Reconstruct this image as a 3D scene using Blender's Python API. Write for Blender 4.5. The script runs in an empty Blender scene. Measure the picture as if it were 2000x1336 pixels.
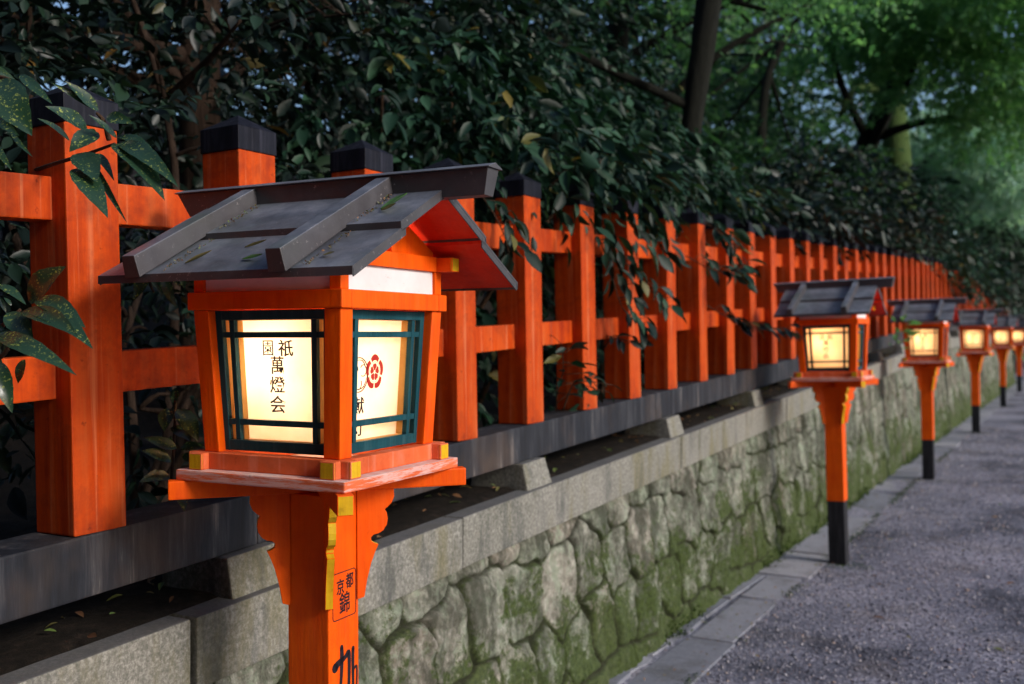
import bpy, bmesh, math, random
import numpy as np
from mathutils import Vector, Matrix
R = math.radians
scene = bpy.context.scene
C = scene.collection

# ------------------------------------------------------------------ camera
CAM_Z, YAW, ROLL = 1.55, R(29.9), 0.017
cam_d = bpy.data.cameras.new('camera'); cam = bpy.data.objects.new('camera', cam_d); C.objects.link(cam)
cam.matrix_world = (Matrix.Translation((0, 0, CAM_Z)) @ Matrix.Rotation(YAW, 4, 'Z') @ Matrix.Rotation(R(90), 4, 'X')
                    @ Matrix.Rotation(-ROLL, 4, 'Z'))
cam_d.sensor_width = 36; cam_d.lens = 35.0; cam_d.clip_start = 0.05; cam_d.clip_end = 400
cam_d.dof.use_dof = True; cam_d.dof.focus_distance = 2.12; cam_d.dof.aperture_fstop = 3.3
cam_d.dof.aperture_blades = 9
scene.camera = cam

# ------------------------------------------------------------------ world, sun, exposure
SUN_EL, SUN_AZ = R(25), R(92)          # azimuth clockwise from +Y
world = bpy.data.worlds.new('World'); scene.world = world; world.use_nodes = True
wn = world.node_tree.nodes; wl = world.node_tree.links
bg = wn['Background']; sky = wn.new('ShaderNodeTexSky'); sky.sky_type = 'NISHITA'
sky.sun_disc = False; sky.sun_elevation = SUN_EL; sky.sun_rotation = SUN_AZ
sky.air_density = 1.0; sky.dust_density = 2.2; sky.ozone_density = 3.0
wl.new(sky.outputs[0], bg.inputs[0]); bg.inputs[1].default_value = 0.15
sun_d = bpy.data.lights.new('sun', 'SUN'); sun = bpy.data.objects.new('sun', sun_d); C.objects.link(sun)
sun_d.energy = 2.15; sun_d.angle = R(13); sun_d.color = (1.0, 0.93, 0.86)
to_sun = Vector((math.sin(SUN_AZ) * math.cos(SUN_EL), math.cos(SUN_AZ) * math.cos(SUN_EL), math.sin(SUN_EL)))
sun.rotation_euler = to_sun.to_track_quat('Z', 'Y').to_euler()
scene.view_settings.view_transform = 'Standard'; scene.view_settings.look = 'None'
scene.view_settings.exposure = 0.22; scene.view_settings.gamma = 1.0

# ------------------------------------------------------------------ helpers
F_PX = 1944.0
def at(px, py, Z):
    """a point Z metres in front of the lens, seen at pixel (px, py) of the 2000 px wide photograph"""
    dx = px - 1000; dy = py - 668
    X = (dx - ROLL * dy) / F_PX * Z; Y = (dy + ROLL * dx) / F_PX * Z
    return Vector((X * math.cos(YAW) - Z * math.sin(YAW), X * math.sin(YAW) + Z * math.cos(YAW), CAM_Z - Y))

def slope(y):                      # the fence and its wall climb a little, then level out
    return 0.04 * min(y, 17.0) + 0.004 * max(0.0, y - 17.0)
def cop_top(y): return 0.818 + slope(y)
def beam_bot(y): return 0.924 + slope(y)
def beam_top(y): return 1.066 + slope(y)

def tag(o, label=None, cat=None, group=None, kind=None):
    if label: o['label'] = label
    if cat: o['category'] = cat
    if group: o['group'] = group
    if kind: o['kind'] = kind
    return o
def empty(name, loc=(0, 0, 0), rz=0.0):
    o = bpy.data.objects.new(name, None); C.objects.link(o); o.location = loc; o.rotation_euler = (0, 0, rz)
    o.empty_display_size = 0.1
    return o
def link(name, me, parent=None):
    o = bpy.data.objects.new(name, me); C.objects.link(o)
    if parent is not None: o.parent = parent
    return o
def kids(o): return [c for c in C.objects if c.parent == o]
def copy_tree(o, parent=None, skip=()):
    c = o.copy(); C.objects.link(c); c.parent = parent
    for ch in kids(o):
        if ch not in skip: copy_tree(ch, c, skip)
    return c

class MB:
    """collects simple solids and links them as one mesh object"""
    def __init__(s): s.v = []; s.f = []; s.m = []
    def add(s, verts, faces, mi=0):
        b = len(s.v); s.v += [tuple(p) for p in verts]
        for k, f in enumerate(faces):
            s.f.append([b + i for i in f]); s.m.append(mi[k] if isinstance(mi, (list, tuple)) else mi)
    HEXF = [(0, 3, 2, 1), (4, 5, 6, 7), (0, 1, 5, 4), (1, 2, 6, 5), (2, 3, 7, 6), (3, 0, 4, 7)]
    def hexa(s, p, mi=0): s.add(p, MB.HEXF, mi)
    def box(s, x0, x1, y0, y1, z0, z1, mi=0):
        s.hexa([(x0, y0, z0), (x1, y0, z0), (x1, y1, z0), (x0, y1, z0), (x0, y0, z1), (x1, y0, z1), (x1, y1, z1), (x0, y1, z1)], mi)
    def prism(s, prof, axis, a, b, mi_cap=0, mi_side=0):
        n = len(prof)
        def P(q, t):
            return (t, q[0], q[1]) if axis == 'x' else (q[0], t, q[1]) if axis == 'y' else (q[0], q[1], t)
        vs = [P(q, a) for q in prof] + [P(q, b) for q in prof]
        fs = [tuple(range(n))[::-1], tuple(range(n, 2 * n))] + [(i, (i + 1) % n, n + (i + 1) % n, n + i) for i in range(n)]
        s.add(vs, fs, [mi_cap, mi_cap] + [mi_side] * n)
    def xf(s, M):
        s.v = [tuple(M @ Vector(p)) for p in s.v]; return s
    def build(s, name, mats, parent=None, bevel=0.0, smooth=False, subdiv=0):
        me = bpy.data.meshes.new(name); me.from_pydata(s.v, [], s.f)
        for m in (mats if isinstance(mats, (list, tuple)) else [mats]): me.materials.append(m)
        me.polygons.foreach_set('material_index', s.m)
        bm = bmesh.new(); bm.from_mesh(me)
        bmesh.ops.recalc_face_normals(bm, faces=bm.faces)
        if bevel > 0:
            es = [e for e in bm.edges if len(e.link_faces) == 2 and e.calc_face_angle(0) > 0.5]
            bmesh.ops.bevel(bm, geom=es, offset=bevel, segments=2, profile=0.6, affect='EDGES', clamp_overlap=True)
        if smooth:
            for f in bm.faces: f.smooth = True
        bm.to_mesh(me); bm.free()
        return link(name, me, parent)

def tube(mb, pts, radii, seg=8, wob=0.0, rnd=random):
    pts = [Vector(p) for p in pts]; rings = []
    ref = Vector((0.3, 0.2, 1)).normalized()
    base = len(mb.v)
    for i, p in enumerate(pts):
        d = (pts[min(i + 1, len(pts) - 1)] - pts[max(i - 1, 0)]).normalized()
        r0 = ref if abs(d.dot(ref)) < 0.95 else Vector((1, 0, 0))
        u = d.cross(r0).normalized(); w = d.cross(u)
        for k in range(seg):
            a = 2 * math.pi * k / seg; rr = radii[i] * (1 + wob * rnd.uniform(-1, 1))
            mb.v.append(tuple(p + (u * math.cos(a) + w * math.sin(a)) * rr))
    for i in range(len(pts) - 1):
        for k in range(seg):
            a = base + i * seg + k; b = base + i * seg + (k + 1) % seg
            mb.f.append([a, b, b + seg, a + seg]); mb.m.append(0)
    mb.f.append([base + k for k in range(seg)][::-1]); mb.m.append(0)
    e = base + (len(pts) - 1) * seg; mb.f.append([e + k for k in range(seg)]); mb.m.append(0)
def bez(pts, n):
    """a smooth line through the points"""
    pts = [Vector(p) for p in pts]; out = []
    P = [pts[0]] + pts + [pts[-1]]
    for i in range(1, len(P) - 2):
        for k in range(n):
            t = k / n; p0, p1, p2, p3 = P[i - 1:i + 3]
            out.append(0.5 * ((2 * p1) + (p2 - p0) * t + (2 * p0 - 5 * p1 + 4 * p2 - p3) * t * t + (3 * p1 - p0 - 3 * p2 + p3) * t ** 3))
    out.append(pts[-1]); return out

def mesh_np(name, V, faces_n, F, mats, smooth=False):
    """V (n,3) float, F flat list of quads or tris (faces_n corners each)"""
    me = bpy.data.meshes.new(name); nf = len(F)
    me.vertices.add(len(V)); me.vertices.foreach_set('co', np.asarray(V, np.float32).ravel())
    me.loops.add(nf * faces_n); me.loops.foreach_set('vertex_index', np.asarray(F, np.int32).ravel())
    me.polygons.add(nf); me.polygons.foreach_set('loop_start', np.arange(0, nf * faces_n, faces_n, dtype=np.int32))
    if smooth: me.polygons.foreach_set('use_smooth', np.ones(nf, bool))
    for m in (mats if isinstance(mats, (list, tuple)) else [mats]): me.materials.append(m)
    me.update(); me.validate()
    return me

# ------------------------------------------------------------------ materials
class NT:
    def __init__(s, name):
        s.m = bpy.data.materials.new(name); s.m.use_nodes = True; s.t = s.m.node_tree; s.t.nodes.clear()
        s.out = s.t.nodes.new('ShaderNodeOutputMaterial'); s.tc = s.t.nodes.new('ShaderNodeTexCoord')
    def n(s, kind, **kw):
        nd = s.t.nodes.new('ShaderNode' + kind)
        for k, v in kw.items():
            if k.startswith('i_'):
                key = k[2:].replace('_', ' '); nd.inputs[key].default_value = v
            else: setattr(nd, k, v)
        return nd
    def l(s, a, b): s.t.links.new(a, b)
    def coord(s, scale=(1, 1, 1), src='Object'):
        mp = s.n('Mapping'); s.l(s.tc.outputs[src], mp.inputs[0]); mp.inputs['Scale'].default_value = scale; return mp.outputs[0]
    def noise(s, scale, detail=4, rough=0.6, vec=None, dist=0.0):
        nd = s.n('TexNoise'); nd.inputs['Scale'].default_value = scale; nd.inputs['Detail'].default_value = detail
        nd.inputs['Roughness'].default_value = rough; nd.inputs['Distortion'].default_value = dist
        s.l(vec if vec is not None else s.tc.outputs['Object'], nd.inputs['Vector']); return nd.outputs[0]
    def vor(s, scale, vec=None, feature='F1', out='Distance', rnd=1.0):
        nd = s.n('TexVoronoi', feature=feature); nd.inputs['Scale'].default_value = scale; nd.inputs['Randomness'].default_value = rnd
        s.l(vec if vec is not None else s.tc.outputs['Object'], nd.inputs['Vector']); return nd.outputs[out]
    def ramp(s, fac, stops):
        r = s.n('ValToRGB'); e = r.color_ramp.elements
        while len(e) < len(stops): e.new(0.5)
        for k, (p, c) in enumerate(stops):
            e[k].position = p; e[k].color = (c[0], c[1], c[2], 1) if isinstance(c, tuple) else (c, c, c, 1)
        s.l(fac, r.inputs[0]); return r.outputs[0]
    def mix(s, fac, a, b, mode='MIX'):
        m = s.n('Mix', data_type='RGBA', blend_type=mode)
        for idx, v in ((0, fac), (6, a), (7, b)):
            if isinstance(v, (int, float)): m.inputs[idx].default_value = v
            elif isinstance(v, tuple): m.inputs[idx].default_value = (v[0], v[1], v[2], 1)
            else: s.l(v, m.inputs[idx])
        return m.outputs[2]
    def math(s, op, a, b=0.5):
        m = s.n('Math', operation=op)
        for idx, v in ((0, a), (1, b)):
            if isinstance(v, (int, float)): m.inputs[idx].default_value = v
            else: s.l(v, m.inputs[idx])
        return m.outputs[0]
    def bump(s, h, strength=0.3, dist=0.01, nrm=None):
        b = s.n('Bump'); b.inputs['Strength'].default_value = strength; b.inputs['Distance'].default_value = dist
        s.l(h, b.inputs['Height'])
        if nrm is not None: s.l(nrm, b.inputs['Normal'])
        return b.outputs[0]
    def up(s):
        g = s.n('NewGeometry'); x = s.n('SeparateXYZ'); s.l(g.outputs['Normal'], x.inputs[0]); return x.outputs[2]
    def bsdf(s, col, rough=0.6, metal=0.0, nrm=None, spec=0.5, **kw):
        p = s.n('BsdfPrincipled')
        for key, v in (('Base Color', col), ('Roughness', rough), ('Metallic', metal), ('Specular IOR Level', spec)):
            if isinstance(v, tuple): p.inputs[key].default_value = (v[0], v[1], v[2], 1)
            elif isinstance(v, (int, float)): p.inputs[key].default_value = v
            else: s.l(v, p.inputs[key])
        if nrm is not None: s.l(nrm, p.inputs['Normal'])
        s.l(p.outputs[0], s.out.inputs[0]); return p

def mat_paint(name, base, dark, pale, wear=0.5, sc=1.0, rough=0.45, streak=(30, 30, 3)):
    t = NT(name); v = t.coord(streak)
    a = t.ramp(t.noise(1.2 * sc, 5, .65, v), [(0.3, dark), (0.5, base), (0.78, pale)])
    b = t.ramp(t.noise(7 * sc, 6, .7), [(0.35, dark), (0.6, base)])
    c = t.mix(0.45, a, b)
    specks = t.ramp(t.noise(55 * sc, 3, .6), [(0.66, 0.0), (0.74, 1.0)])
    c = t.mix(t.math('MULTIPLY', specks, wear * 0.5), c, tuple(x * 0.3 for x in dark))
    grime = t.ramp(t.noise(4.3, 7, .72), [(0.47, 0.0), (0.66, 1.0)])
    drip = t.ramp(t.noise(1.6, 4, .6, t.coord((26, 26, 0.7))), [(0.56, 0.0), (0.68, 1.0)])
    c = t.mix(t.math('MULTIPLY', drip, wear * 0.45), c, tuple(min(1, x * 1.05 + 0.05) for x in pale))
    c = t.mix(t.math('MULTIPLY', grime, wear * 0.6), c, tuple(0.45 * x + 0.008 for x in dark))
    nb = t.bump(t.noise(3 * sc, 4, .6, v), 0.25, 0.004)
    t.bsdf(c, t.ramp(t.noise(9 * sc, 4), [(0.3, rough - .08), (0.7, rough + .2)]), 0, nb, 0.15)
    return t.m

M = {}
M['vermilion'] = mat_paint('lantern_vermilion', (0.87, 0.108, 0.001), (0.70, 0.058, 0.001), (0.88, 0.145, 0.004), 0.25)
M['fence_red'] = mat_paint('fence_vermilion', (0.58, 0.066, 0.002), (0.24, 0.014, 0.002), (0.60, 0.16, 0.04), 1.1, 0.6, 0.55, (22, 22, 1.4))
M['soffit'] = mat_paint('soffit_red', (0.70, 0.03, 0.006), (0.55, 0.02, 0.005), (0.72, 0.06, 0.02), 0.4)
M['yellow'] = mat_paint('ochre_end_paint', (0.72, 0.43, 0.01), (0.50, 0.25, 0.01), (0.78, 0.55, 0.03), 0.6)
M['teal'] = mat_paint('teal_paint', (0.008, 0.068, 0.090), (0.005, 0.04, 0.052), (0.03, 0.11, 0.13), 0.4)
M['inner_wood'] = mat_paint('unpainted_inner_wood', (0.62, 0.34, 0.09), (0.42, 0.2, 0.05), (0.72, 0.44, 0.15), 0.4)
M['black'] = mat_paint('black_paint', (0.022, 0.022, 0.026), (0.012, 0.012, 0.014), (0.07, 0.07, 0.08), 0.3, 1.0, 0.55)
M['cap'] = mat_paint('black_cap', (0.009, 0.010, 0.018), (0.005, 0.005, 0.009), (0.05, 0.05, 0.075), 0.3, 1.2, 0.5)

def mat_tray():
    t = NT('worn_tray_paint'); v = t.coord((6, 6, 60))
    red = t.ramp(t.noise(4, 5, .6), [(0.3, (0.62, 0.09, 0.02)), (0.7, (0.76, 0.17, 0.06))])
    worn = t.ramp(t.noise(7, 7, .75, t.coord((1.2, 1.2, 14))), [(0.46, 0.0), (0.54, 1.0)])
    upm = t.ramp(t.up(), [(0.2, 0.6), (0.75, 1.0)])
    c = t.mix(t.math('MULTIPLY', worn, upm), red, (0.72, 0.56, 0.54))
    dust = t.math('MULTIPLY', t.ramp(t.up(), [(0.5, 0.0), (0.9, 0.85)]), t.ramp(t.noise(5, 5, .6), [(0.3, 0.5), (0.6, 1.0)]))
    c = t.mix(dust, c, (0.62, 0.50, 0.47))
    dirt = t.ramp(t.noise(34, 5, .7), [(0.66, 0.0), (0.72, 1.0)])
    c = t.mix(t.math('MULTIPLY', dirt, 0.6), c, (0.07, 0.03, 0.015))
    t.bsdf(c, 0.75, 0, t.bump(t.noise(14, 5, .7, v), 0.35, 0.003), 0.25)
    return t.m
M['tray'] = mat_tray()

def mat_metal():
    t = NT('weathered_roof_metal')
    c = t.ramp(t.noise(8, 6, .7), [(0.3, (0.075, 0.082, 0.105)), (0.5, (0.16, 0.175, 0.215)), (0.7, (0.30, 0.31, 0.36))])
    brown = t.ramp(t.noise(3.5, 5, .6), [(0.45, 0.0), (0.7, 0.6)])
    c = t.mix(brown, c, (0.09, 0.065, 0.055))
    green = t.ramp(t.noise(5.1, 4, .6, t.coord((1, 1.3, 1))), [(0.5, 0.0), (0.7, 0.35)])
    c = t.mix(green, c, (0.16, 0.21, 0.17))
        # darker tone on the steep faces
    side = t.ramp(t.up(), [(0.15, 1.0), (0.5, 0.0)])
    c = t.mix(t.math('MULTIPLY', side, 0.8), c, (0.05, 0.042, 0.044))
    sp = t.ramp(t.noise(75, 4, .75), [(0.62, 0.0), (0.68, 1.0)]); sq = t.ramp(t.noise(7, 4, .7), [(0.45, 0.1), (0.6, 1.0)])
    c = t.mix(t.math('MULTIPLY', t.math('MULTIPLY', sp, sq), 0.7), c, (0.42, 0.38, 0.38))
    t.bsdf(c, t.ramp(t.noise(20, 4), [(0.3, 0.34), (0.7, 0.55)]), 0.2, t.bump(t.noise(60, 4, .7), 0.2, 0.002), 0.5)
    return t.m
M['metal'] = mat_metal()

def mat_plaster():
    t = NT('white_board')
    c = t.ramp(t.noise(6, 5, .6), [(0.3, (0.66, 0.64, 0.65)), (0.6, (0.78, 0.77, 0.79))])
    d = t.ramp(t.noise(26, 5, .7, t.coord((1, 1, 3))), [(0.62, 0.0), (0.75, 1.0)])
    c = t.mix(t.math('MULTIPLY', d, 0.5), c, (0.36, 0.28, 0.24))
    t.bsdf(c, 0.7, 0, None, 0.3); return t.m
M['plaster'] = mat_plaster()

def mat_paper():
    t = NT('lantern_paper')
    c = t.ramp(t.noise(9, 5, .6), [(0.3, (0.88, 0.80, 0.68)), (0.65, (0.95, 0.90, 0.82))])
    st = t.ramp(t.noise(30, 5, .7), [(0.66, 0.0), (0.75, 1.0)])
    c = t.mix(t.math('MULTIPLY', st, 0.5), c, (0.62, 0.42, 0.2))
    d = t.n('BsdfDiffuse'); tr = t.n('BsdfTranslucent'); ms = t.n('MixShader'); ms.inputs[0].default_value = 0.72
    t.l(c, d.inputs[0]); t.l(c, tr.inputs[0]); t.l(d.outputs[0], ms.inputs[1]); t.l(tr.outputs[0], ms.inputs[2])
    t.l(ms.outputs[0], t.out.inputs[0]); return t.m
M['paper'] = mat_paper()
def mat_plain(name, col, rough=0.6):
    t = NT(name); t.bsdf(t.ramp(t.noise(40, 3), [(0.3, tuple(x * 0.8 for x in col)), (0.7, col)]), rough, 0, None, 0.3); return t.m
M['ink'] = mat_plain('black_ink', (0.012, 0.006, 0.012), 0.7)
M['ink_red'] = mat_plain('red_ink', (0.50, 0.02, 0.012), 0.7)

def mat_granite():
    t = NT('granite')
    g = t.ramp(t.noise(85, 3, .8), [(0.34, (0.06, 0.06, 0.057)), (0.5, (0.21, 0.205, 0.185)), (0.66, (0.48, 0.46, 0.43))])
    tone = t.ramp(t.noise(1.3, 4, .6), [(0.3, (0.13, 0.13, 0.10)), (0.7, (0.31, 0.295, 0.265))])
    c = t.mix(0.5, g, tone)
    v = t.coord((2.5, 2.5, 0.6))
    st = t.ramp(t.noise(2.4, 5, .65, v), [(0.5, 0.0), (0.66, 1.0)])
    c = t.mix(t.math('MULTIPLY', st, 0.55), c, (0.15, 0.13, 0.045))
    s2 = t.ramp(t.noise(3.7, 5, .65, v), [(0.52, 0.0), (0.7, 1.0)])
    c = t.mix(t.math('MULTIPLY', s2, 0.75), c, (0.055, 0.06, 0.06))
    topm = t.ramp(t.up(), [(0.6, 0.0), (0.95, 0.75)])
    c = t.mix(topm, c, (0.10, 0.10, 0.105))
    t.bsdf(c, 0.85, 0, t.bump(t.noise(90, 4, .8), 0.5, 0.006), 0.25); return t.m
M['granite'] = mat_granite()

def mat_beam():
    t = NT('weathered_base_beam')
    v = t.coord((10, 10, 0.9))
    c = t.ramp(t.noise(1.8, 6, .7, v), [(0.36, (0.005, 0.006, 0.010)), (0.5, (0.013, 0.016, 0.025)), (0.60, (0.05, 0.052, 0.062)), (0.70, (0.26, 0.23, 0.21))])
    b = t.ramp(t.noise(1.4, 4, .6), [(0.3, (0.009, 0.011, 0.018)), (0.7, (0.045, 0.043, 0.044))])
    c = t.mix(0.3, c, b)
    br = t.ramp(t.noise(2.1, 4, .6), [(0.5, 0.0), (0.75, 0.6)])
    c = t.mix(br, c, (0.10, 0.065, 0.045))
    t.bsdf(c, 0.7, 0, t.bump(t.noise(5, 5, .7, v), 0.4, 0.006), 0.3); return t.m
M['beam'] = mat_beam()

def mat_wall():
    t = NT('mossy_stone')
    at_ = t.n('Attribute', attribute_name='stone'); jt = t.n('Attribute', attribute_name='joint')
    base = t.ramp(at_.outputs['Fac'], [(0.0, (0.10, 0.11, 0.08)), (0.25, (0.32, 0.32, 0.26)), (0.5, (0.16, 0.19, 0.13)), (0.75, (0.34, 0.31, 0.26)), (1.0, (0.18, 0.13, 0.10))])
    g = t.ramp(t.noise(30, 6, .75), [(0.34, (0.035, 0.038, 0.028)), (0.5, (0.17, 0.17, 0.14)), (0.66, (0.55, 0.53, 0.48))])
    c = t.mix(0.5, base, g)
    lich = t.ramp(t.noise(11, 7, .8), [(0.5, 0.0), (0.58, 1.0)])
    c = t.mix(t.math('MULTIPLY', lich, 0.55), c, (0.27, 0.33, 0.24))
    v = t.coord((2, 2, 0.9))
    drk = t.ramp(t.noise(2.6, 7, .75, v), [(0.42, 0.0), (0.56, 1.0)])
    c = t.mix(t.math('MULTIPLY', drk, 0.8), c, (0.035, 0.037, 0.025))
    sep = t.n('SeparateXYZ'); t.l(t.tc.outputs['Object'], sep.inputs[0])
    low = t.n('MapRange'); t.l(sep.outputs[2], low.inputs[0]); low.inputs[1].default_value = 0.0; low.inputs[2].default_value = 0.75
    low.inputs[3].default_value = 0.26; low.inputs[4].default_value = 0.0
    mf = t.math('ADD', t.math('ADD', t.noise(3.3, 7, .75), low.outputs[0]), t.math('MULTIPLY', jt.outputs['Fac'], 0.16))
    moss = t.ramp(t.math('ADD', mf, t.math('MULTIPLY', t.math('SUBTRACT', t.noise(34, 5, .75), 0.5), 0.5)), [(0.58, 0.0), (0.67, 1.0)])
    mc = t.ramp(t.noise(60, 4, .7), [(0.3, (0.018, 0.030, 0.008)), (0.7, (0.065, 0.095, 0.018))])
    c = t.mix(t.math('MULTIPLY', moss, 0.9), c, mc)
    soil = t.ramp(jt.outputs['Fac'], [(0.25, 0.0), (0.8, 1.0)])
    c = t.mix(t.math('MULTIPLY', soil, 0.85), c, (0.022, 0.022, 0.014))
    h = t.mix(0.5, t.noise(22, 7, .75), t.noise(90, 4, .7))
    t.bsdf(c, 0.9, 0, t.bump(h, 0.7, 0.02), 0.2); return t.m
M['wall'] = mat_wall()

def mat_path():
    t = NT('gravel_path')
    w = t.vor(55, None, 'F1', 'Color')
    sep = t.n('SeparateColor'); t.l(w, sep.inputs[0])
    st = t.ramp(sep.outputs[0], [(0.0, (0.09, 0.10, 0.14)), (0.4, (0.18, 0.195, 0.26)), (0.75, (0.29, 0.305, 0.38)), (1.0, (0.50, 0.51, 0.58))])
    fine = t.ramp(t.noise(140, 3, .8), [(0.3, (0.085, 0.09, 0.12)), (0.7, (0.32, 0.325, 0.38))])
    c = t.mix(0.45, st, fine)
    big = t.ramp(t.noise(0.9, 6, .65), [(0.38, (0.30, 0.30, 0.33)), (0.47, (0.72, 0.70, 0.73)), (0.62, (1.15, 1.08, 1.07))])
    c = t.mix(1.0, c, big, 'MULTIPLY')
    tan = t.ramp(t.noise(1.7, 5, .6), [(0.55, 0.0), (0.72, 0.5)])
    c = t.mix(tan, c, (0.20, 0.17, 0.16))
    h = t.mix(0.4, t.vor(55, None, 'F1'), t.noise(120, 4, .8))
    t.bsdf(c, 0.82, 0, t.bump(h, 0.8, 0.012), 0.35); return t.m
M['path'] = mat_path()
def mat_pebble():
    t = NT('pebbles'); g = t.n('NewGeometry')
    c = t.ramp(g.outputs['Random Per Island'], [(0.0, (0.055, 0.06, 0.09)), (0.45, (0.15, 0.15, 0.19)), (0.8, (0.28, 0.27, 0.32)), (0.95, (0.55, 0.52, 0.54)), (1.0, (0.34, 0.22, 0.16))])
    t.bsdf(c, 0.75, 0, None, 0.4); return t.m
M['pebble'] = mat_pebble()
def mat_kerb():
    t = NT('kerb_stone')
    g = t.n('NewGeometry')
    c = t.ramp(g.outputs['Random Per Island'], [(0.0, (0.16, 0.18, 0.24)), (0.5, (0.27, 0.285, 0.35)), (1.0, (0.44, 0.44, 0.50))])
    n_ = t.ramp(t.noise(45, 5, .8), [(0.3, (0.09, 0.09, 0.10)), (0.7, (0.28, 0.27, 0.28))])
    c = t.mix(0.45, c, n_)
    b = t.ramp(t.noise(4, 5, .7), [(0.5, 0.0), (0.7, 0.6)]); c = t.mix(b, c, (0.07, 0.065, 0.055))
    t.bsdf(c, 0.8, 0, t.bump(t.noise(35, 5, .8), 0.6, 0.01), 0.3); return t.m
M['kerb'] = mat_kerb()
def mat_soil():
    t = NT('dark_soil')
    c = t.ramp(t.noise(26, 6, .75), [(0.3, (0.006, 0.005, 0.004)), (0.55, (0.020, 0.015, 0.011)), (0.75, (0.05, 0.034, 0.026))])
    t.bsdf(c, 0.95, 0, t.bump(t.noise(40, 6, .8), 0.8, 0.02), 0.15); return t.m
M['soil'] = mat_soil()
def mat_bark(name, a, b, moss=0.0):
    t = NT(name); v = t.coord((1, 1, 0.18))
    c = t.ramp(t.noise(24, 6, .75, v), [(0.3, a), (0.7, b)])
    if moss:
        m = t.ramp(t.noise(5, 6, .7), [(0.5 - 0.3 * moss, 0.0), (0.62 - 0.2 * moss, 1.0)])
        c = t.mix(t.math('MULTIPLY', m, 0.9), c, (0.055, 0.10, 0.022))
    t.bsdf(c, 0.9, 0, t.bump(t.noise(24, 6, .8, v), 0.8, 0.03), 0.2); return t.m
M['bark'] = mat_bark('dark_bark', (0.004, 0.0045, 0.003), (0.014, 0.015, 0.010))
M['bark_brown'] = mat_bark('brown_bark', (0.014, 0.009, 0.006), (0.07, 0.043, 0.03))
M['bark_moss'] = mat_bark('mossy_bark', (0.05, 0.05, 0.03), (0.12, 0.11, 0.08), 1.0)
M['twig'] = mat_bark('twig_bark', (0.03, 0.02, 0.012), (0.11, 0.06, 0.035))

def mat_leaf(name, stops, rough=0.38, trans=0.25, speck=False, spec=0.5, yellow=0.0):
    t = NT(name); g = t.n('NewGeometry')
    c = t.ramp(g.outputs['Random Per Island'], stops)
    c = t.mix(0.5, c, t.mix(t.ramp(t.noise(2.2, 3), [(0.3, 0.35), (0.7, 1.0)]), tuple(x * 0.45 for x in stops[0][1]), c))
    if yellow:
        y = t.ramp(t.noise(1.0, 2, .5, t.coord((9, 9, 9))), [(0.74, 0.0), (0.76, 1.0)]); c = t.mix(t.math('MULTIPLY', y, yellow), c, (0.35, 0.17, 0.02))
    if speck:
        s = t.ramp(t.noise(165, 3, .6), [(0.575, 0.0), (0.66, 1.0)]); s2 = t.ramp(t.noise(22, 4, .7), [(0.42, 0.1), (0.6, 1.0)])
        c = t.mix(t.math('MULTIPLY', s, s2), c, (0.30, 0.36, 0.07))
    p = t.bsdf(c, rough, 0, t.bump(t.noise(60 if speck else 35, 3), 0.15, 0.003), spec)
    tr = t.n('BsdfTranslucent'); ms = t.n('MixShader'); ms.inputs[0].default_value = trans
    t.l(t.mix(1.0, c, (1.1, 1.15, 0.7), 'MULTIPLY'), tr.inputs[0])
    t.l(p.outputs[0], ms.inputs[1]); t.l(tr.outputs[0], ms.inputs[2]); t.l(ms.outputs[0], t.out.inputs[0])
    return t.m
M['leaf_aucuba'] = mat_leaf('speckled_leaf', [(0.0, (0.014, 0.036, 0.022)), (0.6, (0.022, 0.06, 0.030)), (1.0, (0.035, 0.085, 0.03))], 0.26, 0.15, True, 0.55)
M['leaf_dark'] = mat_leaf('evergreen_leaf', [(0.0, (0.004, 0.010, 0.009)), (0.5, (0.008, 0.021, 0.016)), (0.97, (0.016, 0.042, 0.020)), (1.0, (0.16, 0.09, 0.02))], 0.45, 0.12, False, 0.38)
M['leaf_broad'] = mat_leaf('broad_leaf', [(0.0, (0.004, 0.016, 0.010)), (0.5, (0.011, 0.042, 0.025)), (0.97, (0.036, 0.10, 0.05)), (1.0, (0.20, 0.15, 0.02))], 0.5, 0.2, False, 0.32)
M['leaf_wood'] = mat_leaf('woodland_leaf', [(0.0, (0.005, 0.014, 0.010)), (0.6, (0.010, 0.030, 0.016)), (1.0, (0.022, 0.055, 0.02))], 0.5, 0.2)
M['leaf_maple'] = mat_leaf('maple_leaf', [(0.0, (0.09, 0.25, 0.10)), (0.5, (0.15, 0.36, 0.14)), (1.0, (0.24, 0.48, 0.18))], 0.5, 0.62)
M['leaf_mid'] = mat_leaf('green_leaf', [(0.0, (0.020, 0.065, 0.032)), (0.6, (0.045, 0.13, 0.055)), (1.0, (0.09, 0.20, 0.07))], 0.5, 0.5)
M['leaf_teal_haze'] = mat_leaf('haze_paled_leaf', [(0.0, (0.30, 0.54, 0.47)), (1.0, (0.50, 0.70, 0.60))], 0.6, 0.55)  # distance haze and sky brightness are put into this pale leaf colour
M['leaf_dry'] = mat_leaf('fallen_leaf', [(0.0, (0.16, 0.07, 0.03)), (0.4, (0.32, 0.17, 0.08)), (0.8, (0.12, 0.22, 0.05)), (1.0, (0.42, 0.33, 0.25))], 0.6, 0.2)
M['leaf_fresh'] = mat_leaf('fresh_fallen_leaf', [(0.0, (0.10, 0.26, 0.06)), (1.0, (0.16, 0.34, 0.12))], 0.5, 0.2)
M['moss'] = mat_leaf('moss', [(0.0, (0.02, 0.045, 0.008)), (1.0, (0.07, 0.12, 0.02))], 0.8, 0.2, False, 0.1)
#@@GEOM

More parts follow.
